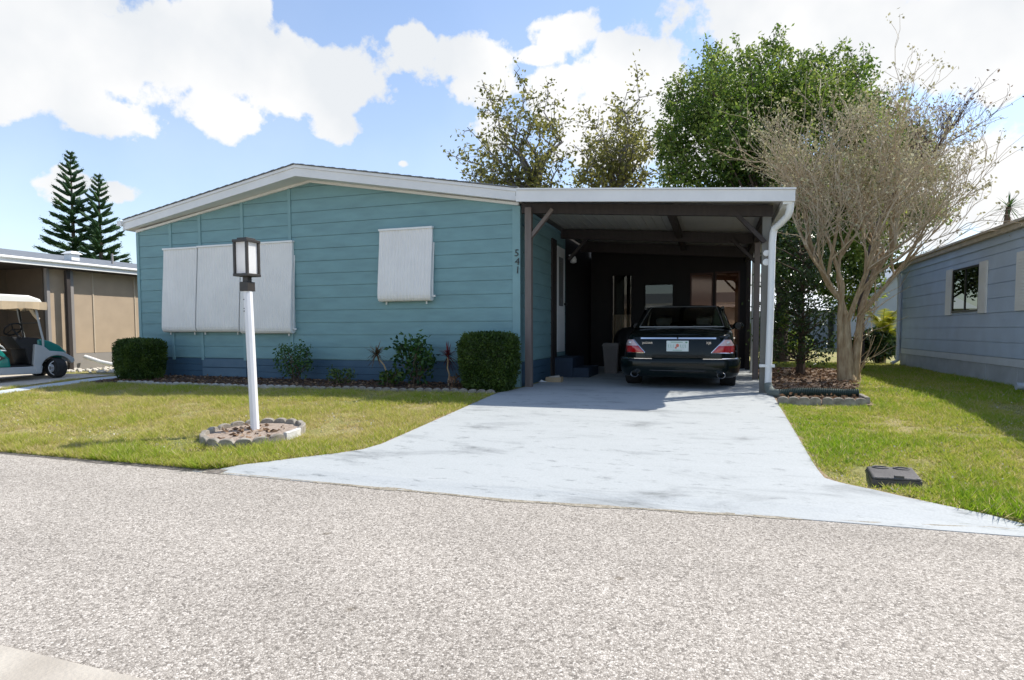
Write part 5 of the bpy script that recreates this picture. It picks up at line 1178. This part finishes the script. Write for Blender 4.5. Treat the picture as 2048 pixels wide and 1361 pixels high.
mb.build('trunk', m_bark2, sd_, smooth=True, fixn=False); leaf_mesh('crown', C, rng.uniform(.05,.10,len(C)), T, lf_dark, sd_, aspect=.5)
# --- low shrubs in the back yard
def bush(name, cx, cy, rx, ry, h, n, size, m, label, cat='shrub', group=None, stems=8, tm=.5, z0=None):
    zb = gnd(cx, cy) if z0 is None else z0; t = thing(name, (cx,cy,zb), label, cat, group); mb = MB(); C = []; T = []
    for k in range(stems):
        a_ = random.uniform(0,6.28); e = Vector((cx+rx*.7*math.cos(a_), cy+ry*.7*math.sin(a_), zb+h*random.uniform(.5,.95))); mb.tube(wob((cx+random.gauss(0,.03),cy+random.gauss(0,.03),zb-.02), e, 4, .06), [.013,.011,.009,.006,.003], 4, cap=False)
        tt = random.gauss(tm,.12)
        for q in range(n//stems):
            u = random.random()**.45; d = Vector((random.gauss(0,1),random.gauss(0,1),random.gauss(0,1))).normalized()*u
            c = Vector((cx,cy,zb+h*.55))+Vector((d.x*rx, d.y*ry, d.z*h*.45)) if q % 3 else e+Vector((random.gauss(0,rx*.16),random.gauss(0,ry*.16),random.gauss(0,h*.08)))
            C.append(tuple(c)); T.append(tt+random.gauss(0,.15))
    mb.build('stem', m_bark2, t, fixn=False); leaf_mesh('foliage', C, rng.uniform(.7,1.2,len(C))*size, T, m, t, aspect=.5); return t
bush('yard_shrub', 1.2,19.5,.75,.6,1.2,3500,.09,lf_green,'sunlit leafy shrub in the back yard behind the carport posts',stems=14)
bush('yard_shrub', 2.2,20.5,.7,.6,.9,2600,.09,lf_green,'low sunlit shrub in the yard behind the small dark evergreen',stems=14,tm=.65)
bush('croton_bush', 4.35,19.4,.62,.5,1.0,3000,.14,lf_dark,'dark leafy bush below the yellow green palm near house corner',stems=14)
# --- yellow green palm by the corner of the blue grey house
def frond(mb, p, az_, L_, rise, droop, wl):
    P = []; n = 9
    for k in range(n+1):
        s = k/n; P.append(Vector(p)+Vector((math.cos(az_)*L_*s, math.sin(az_)*L_*s, rise*s-droop*s*s)))
    mb.tint = .6; mb.tube(P, [.012-.009*k/n for k in range(n+1)], 4, cap=False)
    for k in range(2, n*3):
        s = k/(n*3); i = min(n-1, int(s*n)); a = P[i].lerp(P[i+1], s*n-i); t_ = (P[i+1]-P[i]).normalized(); sd2 = t_.cross(Vector((0,0,1))).normalized()
        for g_ in (-1,1):
            ll = wl*(1-abs(s-.45)*1.2)*random.uniform(.8,1.1); e = a+(sd2*g_*.75+t_*.65+Vector((0,0,-.25))).normalized()*ll; w_ = t_*.016; mb.tint = random.random(); mb.q(a-w_, a+w_, e)
pm = thing('areca_palm', (4.5,19.5,0), 'yellow green feathery palm at the far corner of the blue grey house', 'palm')
mb = MB()
for k in range(24):
    frond(mb, (4.5+random.gauss(0,.08),19.5+random.gauss(0,.08),random.uniform(.6,1.0)), random.uniform(0,6.28), random.uniform(.45,.95), random.uniform(.6,1.3), random.uniform(.2,.75), .30)
mb.build('fronds', lf_palm, pm, fixn=False)
mb = MB()
for k in range(6): a_ = k*1.05; mb.tube([(4.5+.08*math.cos(a_),19.5+.08*math.sin(a_),-.02),(4.5+.13*math.cos(a_),19.5+.13*math.sin(a_),.9)],[.03,.02],6)
mb.build('stem', m_bark, pm)
yu = thing('spiky_palm', (7.3,19.4,0), 'small spiky headed palm poking above roof of the blue grey house', 'palm')
mb = MB(); hd_ = Vector((7.3,19.4,4.15)); mb.tube([(7.22,19.4,0),(7.25,19.4,2.6),(7.22,19.4,3.5),hd_],[.07,.055,.05,.06],8); mb.build('trunk', m_bark2, yu)
mb = MB()
def strap(mb, p, d, L_, w, droop, tint):
    d = Vector(d).normalized(); s_ = d.cross(Vector((0,0,1))); s_ = s_.normalized() if s_.length > .05 else Vector((1,0,0)); mb.tint = tint; pr = None
    for k in range(5):
        s = k/4; c = Vector(p)+d*L_*s+Vector((0,0,-droop*L_*s*s)); ww = w*(.55+.9*s-1.42*s*s)
        cur = (c-s_*ww, c+s_*ww)
        if pr: mb.q(pr[0], pr[1], cur[1], cur[0])
        pr = cur
for k in range(60):
    v = Vector((random.gauss(0,1),random.gauss(0,1),random.gauss(.35,.8))); strap(mb, hd_, v, random.uniform(.35,.52), .022, random.uniform(.05,.3), random.uniform(.2,.6))
mb.build('leaves', lf_bed, yu, fixn=False)
mb = MB()
for k in range(40): strap(mb, hd_-Vector((0,0,random.uniform(.02,.3))), (random.gauss(0,.25),random.gauss(0,.25),-1), random.uniform(.25,.45), .02, .0, random.uniform(.2,.8))
mb.build('dead_skirt', lf_dry, yu, fixn=False)
# --- Norfolk pines on the left
def norfolk(px, top, Y, label):
    tp = pxY(px, top, Y); t = thing('norfolk_pine', (tp.x, Y, 0), label, 'pine tree', 'norfolk pines'); h = tp.z
    mb = MB(); mb.tube([(tp.x,Y,-.05),(tp.x,Y,h*.5),(tp.x,Y,h)], [.16,.11,.015], 8); mb.build('trunk', m_bark2, t)
    mb = MB(); C = []; D = []; T = []; z = h-.12; k = 0
    while z > 1.5:
        dep = h-z; L_ = min(2.1, .16+.34*dep**.86); n = 4 if dep < .8 else 5; off_ = random.random()*6
        for j in range(n):
            a_ = off_+2*math.pi*j/n+random.gauss(0,.1); l2 = L_*random.uniform(.85,1.1); up_ = max(.28, .85-.08*dep)+random.gauss(0,.05); P = []
            for q in range(7):
                s = q/6; P.append(Vector((tp.x+math.cos(a_)*l2*s, Y+math.sin(a_)*l2*s, z+l2*(up_*s*.55+.30*s*s*up_))))
            rp = min(.115, .055+.022*dep); mb.tint = random.uniform(.2,.6); mb.tube(P, [.03]+[rp*(1-.06*q) for q in range(5)]+[.012], 5)
            sub = [(P[0],P[-1],P)]
            if dep > 3.0:
                for s0 in (.45,.7):
                    for g_ in (-1,1):
                        a = P[int(s0*6)]; e = a+Vector((math.cos(a_+g_*.7), math.sin(a_+g_*.7), .25))*l2*.38*(1.2-s0*.6); Q = [a, a.lerp(e,.5)+Vector((0,0,-.02)), e]; mb.tube(Q, [rp*.7,rp*.75,.01], 5); sub.append((a,e,Q))
            for a, e, Q in sub:
                ln_ = (e-a).length
                for q in range(int(45*ln_)+10):
                    s = random.uniform(.05,1)*(len(Q)-1); i = min(len(Q)-2, int(s)); c = Q[i].lerp(Q[i+1], s-i); ax_ = (Q[i+1]-Q[i]).normalized()
                    v = Vector((random.gauss(0,1),random.gauss(0,1),random.gauss(0,1))); v -= ax_*v.dot(ax_); v = v.normalized()
                    C.append(tuple(c+v*rp*.6)); D.append(tuple(v*.8+ax_*.9)); T.append(random.uniform(.2,.9))
        z -= max(.24, min(.52, .22+.09*dep))*random.uniform(.9,1.1)
    mb.build('branches', lf_norf, t, fixn=False); leaf_mesh('needles', C, rng.uniform(.05,.10,len(C)), T, lf_norf, t, dirs=D, aspect=.3)
norfolk(140, 305, 24, 'taller norfolk pine with even tiers behind the tan screened house')
norfolk(196, 350, 24.6, 'shorter norfolk pine standing right of its taller neighbour')
# --- clipped hedges either end of the front bed
def hedge(cx, cy, hx, hy, z0, z1, label):
    t = thing('clipped_hedge', (cx,cy,z0), label, 'hedge'); C = []; T = []; D = []; zc = (z0+z1)/2; hz = (z1-z0)/2
    def surf(u, v):
        e = .36; cu, su, cv, sv = math.cos(u), math.sin(u), math.cos(v), math.sin(v); f = lambda c, p: math.copysign(abs(c)**p, c)
        x, y, z = f(cv,e*.8)*f(cu,e*1.3), f(cv,e*.8)*f(su,e*1.3), f(sv,e*.8); k = 1-.20*max(0, -z)**1.3
        bump = 1+.07*noise.noise((cx+x*3, y*3, z*3))+.05*noise.noise((cx+x*8, y*8, z*8)); return Vector((cx+hx*x*k*bump, cy+hy*y*k*bump, zc+hz*z*(1+.03*noise.noise((x*4,y*4,cx)))))
    mb = MB(); mb.grid([[(Vector((cx,cy,zc))+(surf(2*math.pi*j/48, -math.pi/2+math.pi*i/24)-Vector((cx,cy,zc)))*.90) for j in range(49)] for i in range(25)])
    mb.t = [.12]*len(mb.v); mb.build('hedge_core', lf_hedge, t, smooth=False, fixn=False)  # solid core in dark leaf green, filling the hedge behind its leaves
    gr = [[surf(2*math.pi*j/64, -math.pi/2+math.pi*i/40) for j in range(65)] for i in range(41)]; fl = []; wt = []
    for i in range(40):
        for j in range(64): fl.append((i,j)); wt.append(((gr[i+1][j]-gr[i][j]).cross(gr[i][j+1]-gr[i][j])).length)
    def samp():
        i, j = random.choices(fl, cum_weights=cw_)[0]; a, b_ = random.random(), random.random(); return gr[i][j].lerp(gr[i][j+1], a).lerp(gr[i+1][j].lerp(gr[i+1][j+1], a), b_)
    cw_ = list(np.cumsum(wt))
    for k in range(17000):
        p = samp(); c = Vector((cx,cy,zc)); d = (p-c); p = c+d*(random.uniform(.90,1.012) if k % 12 else random.uniform(1.0,1.06)); C.append(tuple(p)); dn = d.normalized()
        if abs(d.z) > hz*.8: dn = Vector((0,0,1 if d.z > 0 else -1))
        D.append(tuple(dn*.6+Vector((random.gauss(0,.6),random.gauss(0,.6),random.gauss(0,.6))))); T.append(.46+.5*noise.noise((p.x*5,p.y*5,p.z*5))+random.gauss(0,.17))
    leaf_mesh('leaves', C, rng.uniform(.025,.048,len(C)), T, lf_hedge, t, dirs=D, aspect=.6)
    mb = MB()
    for k in range(5): mb.tube([(cx+random.gauss(0,.08),cy+random.gauss(0,.05),z0-.03),(cx+random.gauss(0,.15),cy+random.gauss(0,.1),z0+.3)],[.018,.012],5)
    mb.build('stem', m_bark2, t)
hedge(-10.72,8.95,.44,.30,-.06,.78,'boxy clipped hedge at left end of the front bed')
hedge(-3.41,9.05,.44,.36,-.03,.89,'rounded clipped hedge at right end of front bed by carport post')
# --- plants of the front bed
bush('green_shrub', -7.25,9.15,.40,.28,.70,800,.062,lf_bed,'upright green shrub in the middle of the front bed just right of lamp post',stems=13,tm=.45)
bush('low_shrub', -6.14,9.0,.26,.2,.32,360,.05,lf_hedge,'smallest low shrub right of the upright green shrub in front bed',stems=9,tm=.6)
bush('broad_leaf_shrub', -4.80,9.15,.42,.30,.84,520,.105,lf_bed,'broad dark leaved shrub between the two spiky plants',stems=12,tm=.35)
t0 = bush('grassy_tuft', -5.15,8.95,.2,.16,.30,150,.10,lf_hedge,'sparse tuft at left foot of the broad leaved shrub',stems=8,tm=.5)
def dracaena(base, head, m, label, L_=.24):
    t = thing('spiky_plant', base, label, 'plant'); mb = MB(); mb.tube(wob(base, head, 5, .03), [.016,.015,.014,.013,.013,.015], 6); mb.build('stem', m_bark, t)
    mb = MB(); h_ = Vector(head)
    for k in range(70):
        v = Vector((random.gauss(0,1),random.gauss(0,1),random.gauss(.45,.75))); strap(mb, h_-Vector((0,0,random.uniform(0,.07))), v, random.uniform(.7,1.15)*L_, .014, random.uniform(.0,.45), random.random())
    mb.build('leaves', m, t, fixn=False)
dracaena((-5.22,9.2,-.02), (-5.53,9.15,.58), lf_redg, 'thin leaning stem with olive spiky tuft in front bed', .25)
dracaena((-4.19,9.2,-.02), (-4.20,9.18,.56), lf_red, 'dark red spiky plant on a pale upright stem', .27)
bush('small_cutting', -3.98,9.0,.1,.1,.22,40,.08,lf_redg,'tiny reddish cutting beside the right clipped hedge',stems=3,tm=.7)
# --- mulch chips, leaf litter
C = []; T = []
for k in range(2600):
    x = random.uniform(-11.2,-3.2); y = random.uniform(bed_front(x)+.02, 9.55); C.append((x,y,gnd(x,y)+.04+random.uniform(0,.015))); T.append(random.random()**2)
o = leaf_mesh('mulch_chips', C, rng.uniform(.03,.08,len(C)), T, lf_dry, aspect=.4, up=0, dirs=np.stack([rng.normal(0,1,len(C)),rng.normal(0,1,len(C)),rng.normal(0,.15,len(C))],1)); tag(o,'brown mulch chips',kind='stuff')
C = []; T = []
for k in range(1500):
    x = random.uniform(.88,2.6); y = random.uniform(8.75,15.5)
    if x > 1.92+max(0,y-9.7)*.22: continue
    C.append((x,y,gnd(x,y)+.05+random.uniform(0,.02))); T.append(random.random())
for k in range(60):
    a_ = random.uniform(0,6.28); r = .42*random.random()**.5; x, y = -4.86+r*1.05*math.cos(a_), 5.44+r*.95*math.sin(a_); C.append((x,y,gz(y)+.05)); T.append(random.random())
o = leaf_mesh('leaf_litter', C, rng.uniform(.04,.10,len(C)), T, lf_dry, aspect=.5, up=0, dirs=np.stack([rng.normal(0,1,len(C)),rng.normal(0,1,len(C)),rng.normal(.05,.2,len(C))],1)); tag(o,'fallen dry leaves',kind='stuff')
# pale clover heads and dead tips scattered over the lawn
C = []
for k in range(6000):
    x = random.uniform(-12,6); y = random.uniform(4.5,9.2 if x < 0 else 12)
    if on_drive(x,y) or in_bed(x,y) or y < road_edge(x)+.1: continue
    if noise.noise((x*.8,y*.8,9)) < -.05: continue
    C.append((x,y,gz(y)+random.uniform(.015,.045)))
lf_pale = leafmat('pale_clover', (.34,.30,.22), (.62,.58,.50), .2, .2)
o = leaf_mesh('clover_heads', C, rng.uniform(.010,.024,len(C)), rng.uniform(0,1,len(C)), lf_pale, aspect=.9); tag(o,'pale clover heads and dry leaf bits in the lawn',kind='stuff')
# --- far treeline
C = []; T = []
for k in range(260):
    x = random.uniform(-10,60); y = random.uniform(70,80); h = random.uniform(1.5,4.5); tt = random.gauss(.5,.15)
    for q in range(45): C.append((x+random.gauss(0,1.2), y+random.gauss(0,1), max(.1,h*random.uniform(0,1.1)))); T.append(tt+random.gauss(0,.15))
o = leaf_mesh('far_wood', C, rng.uniform(.3,.7,len(C)), T, lf_green); tag(o,'far line of trees beyond the houses',kind='stuff')
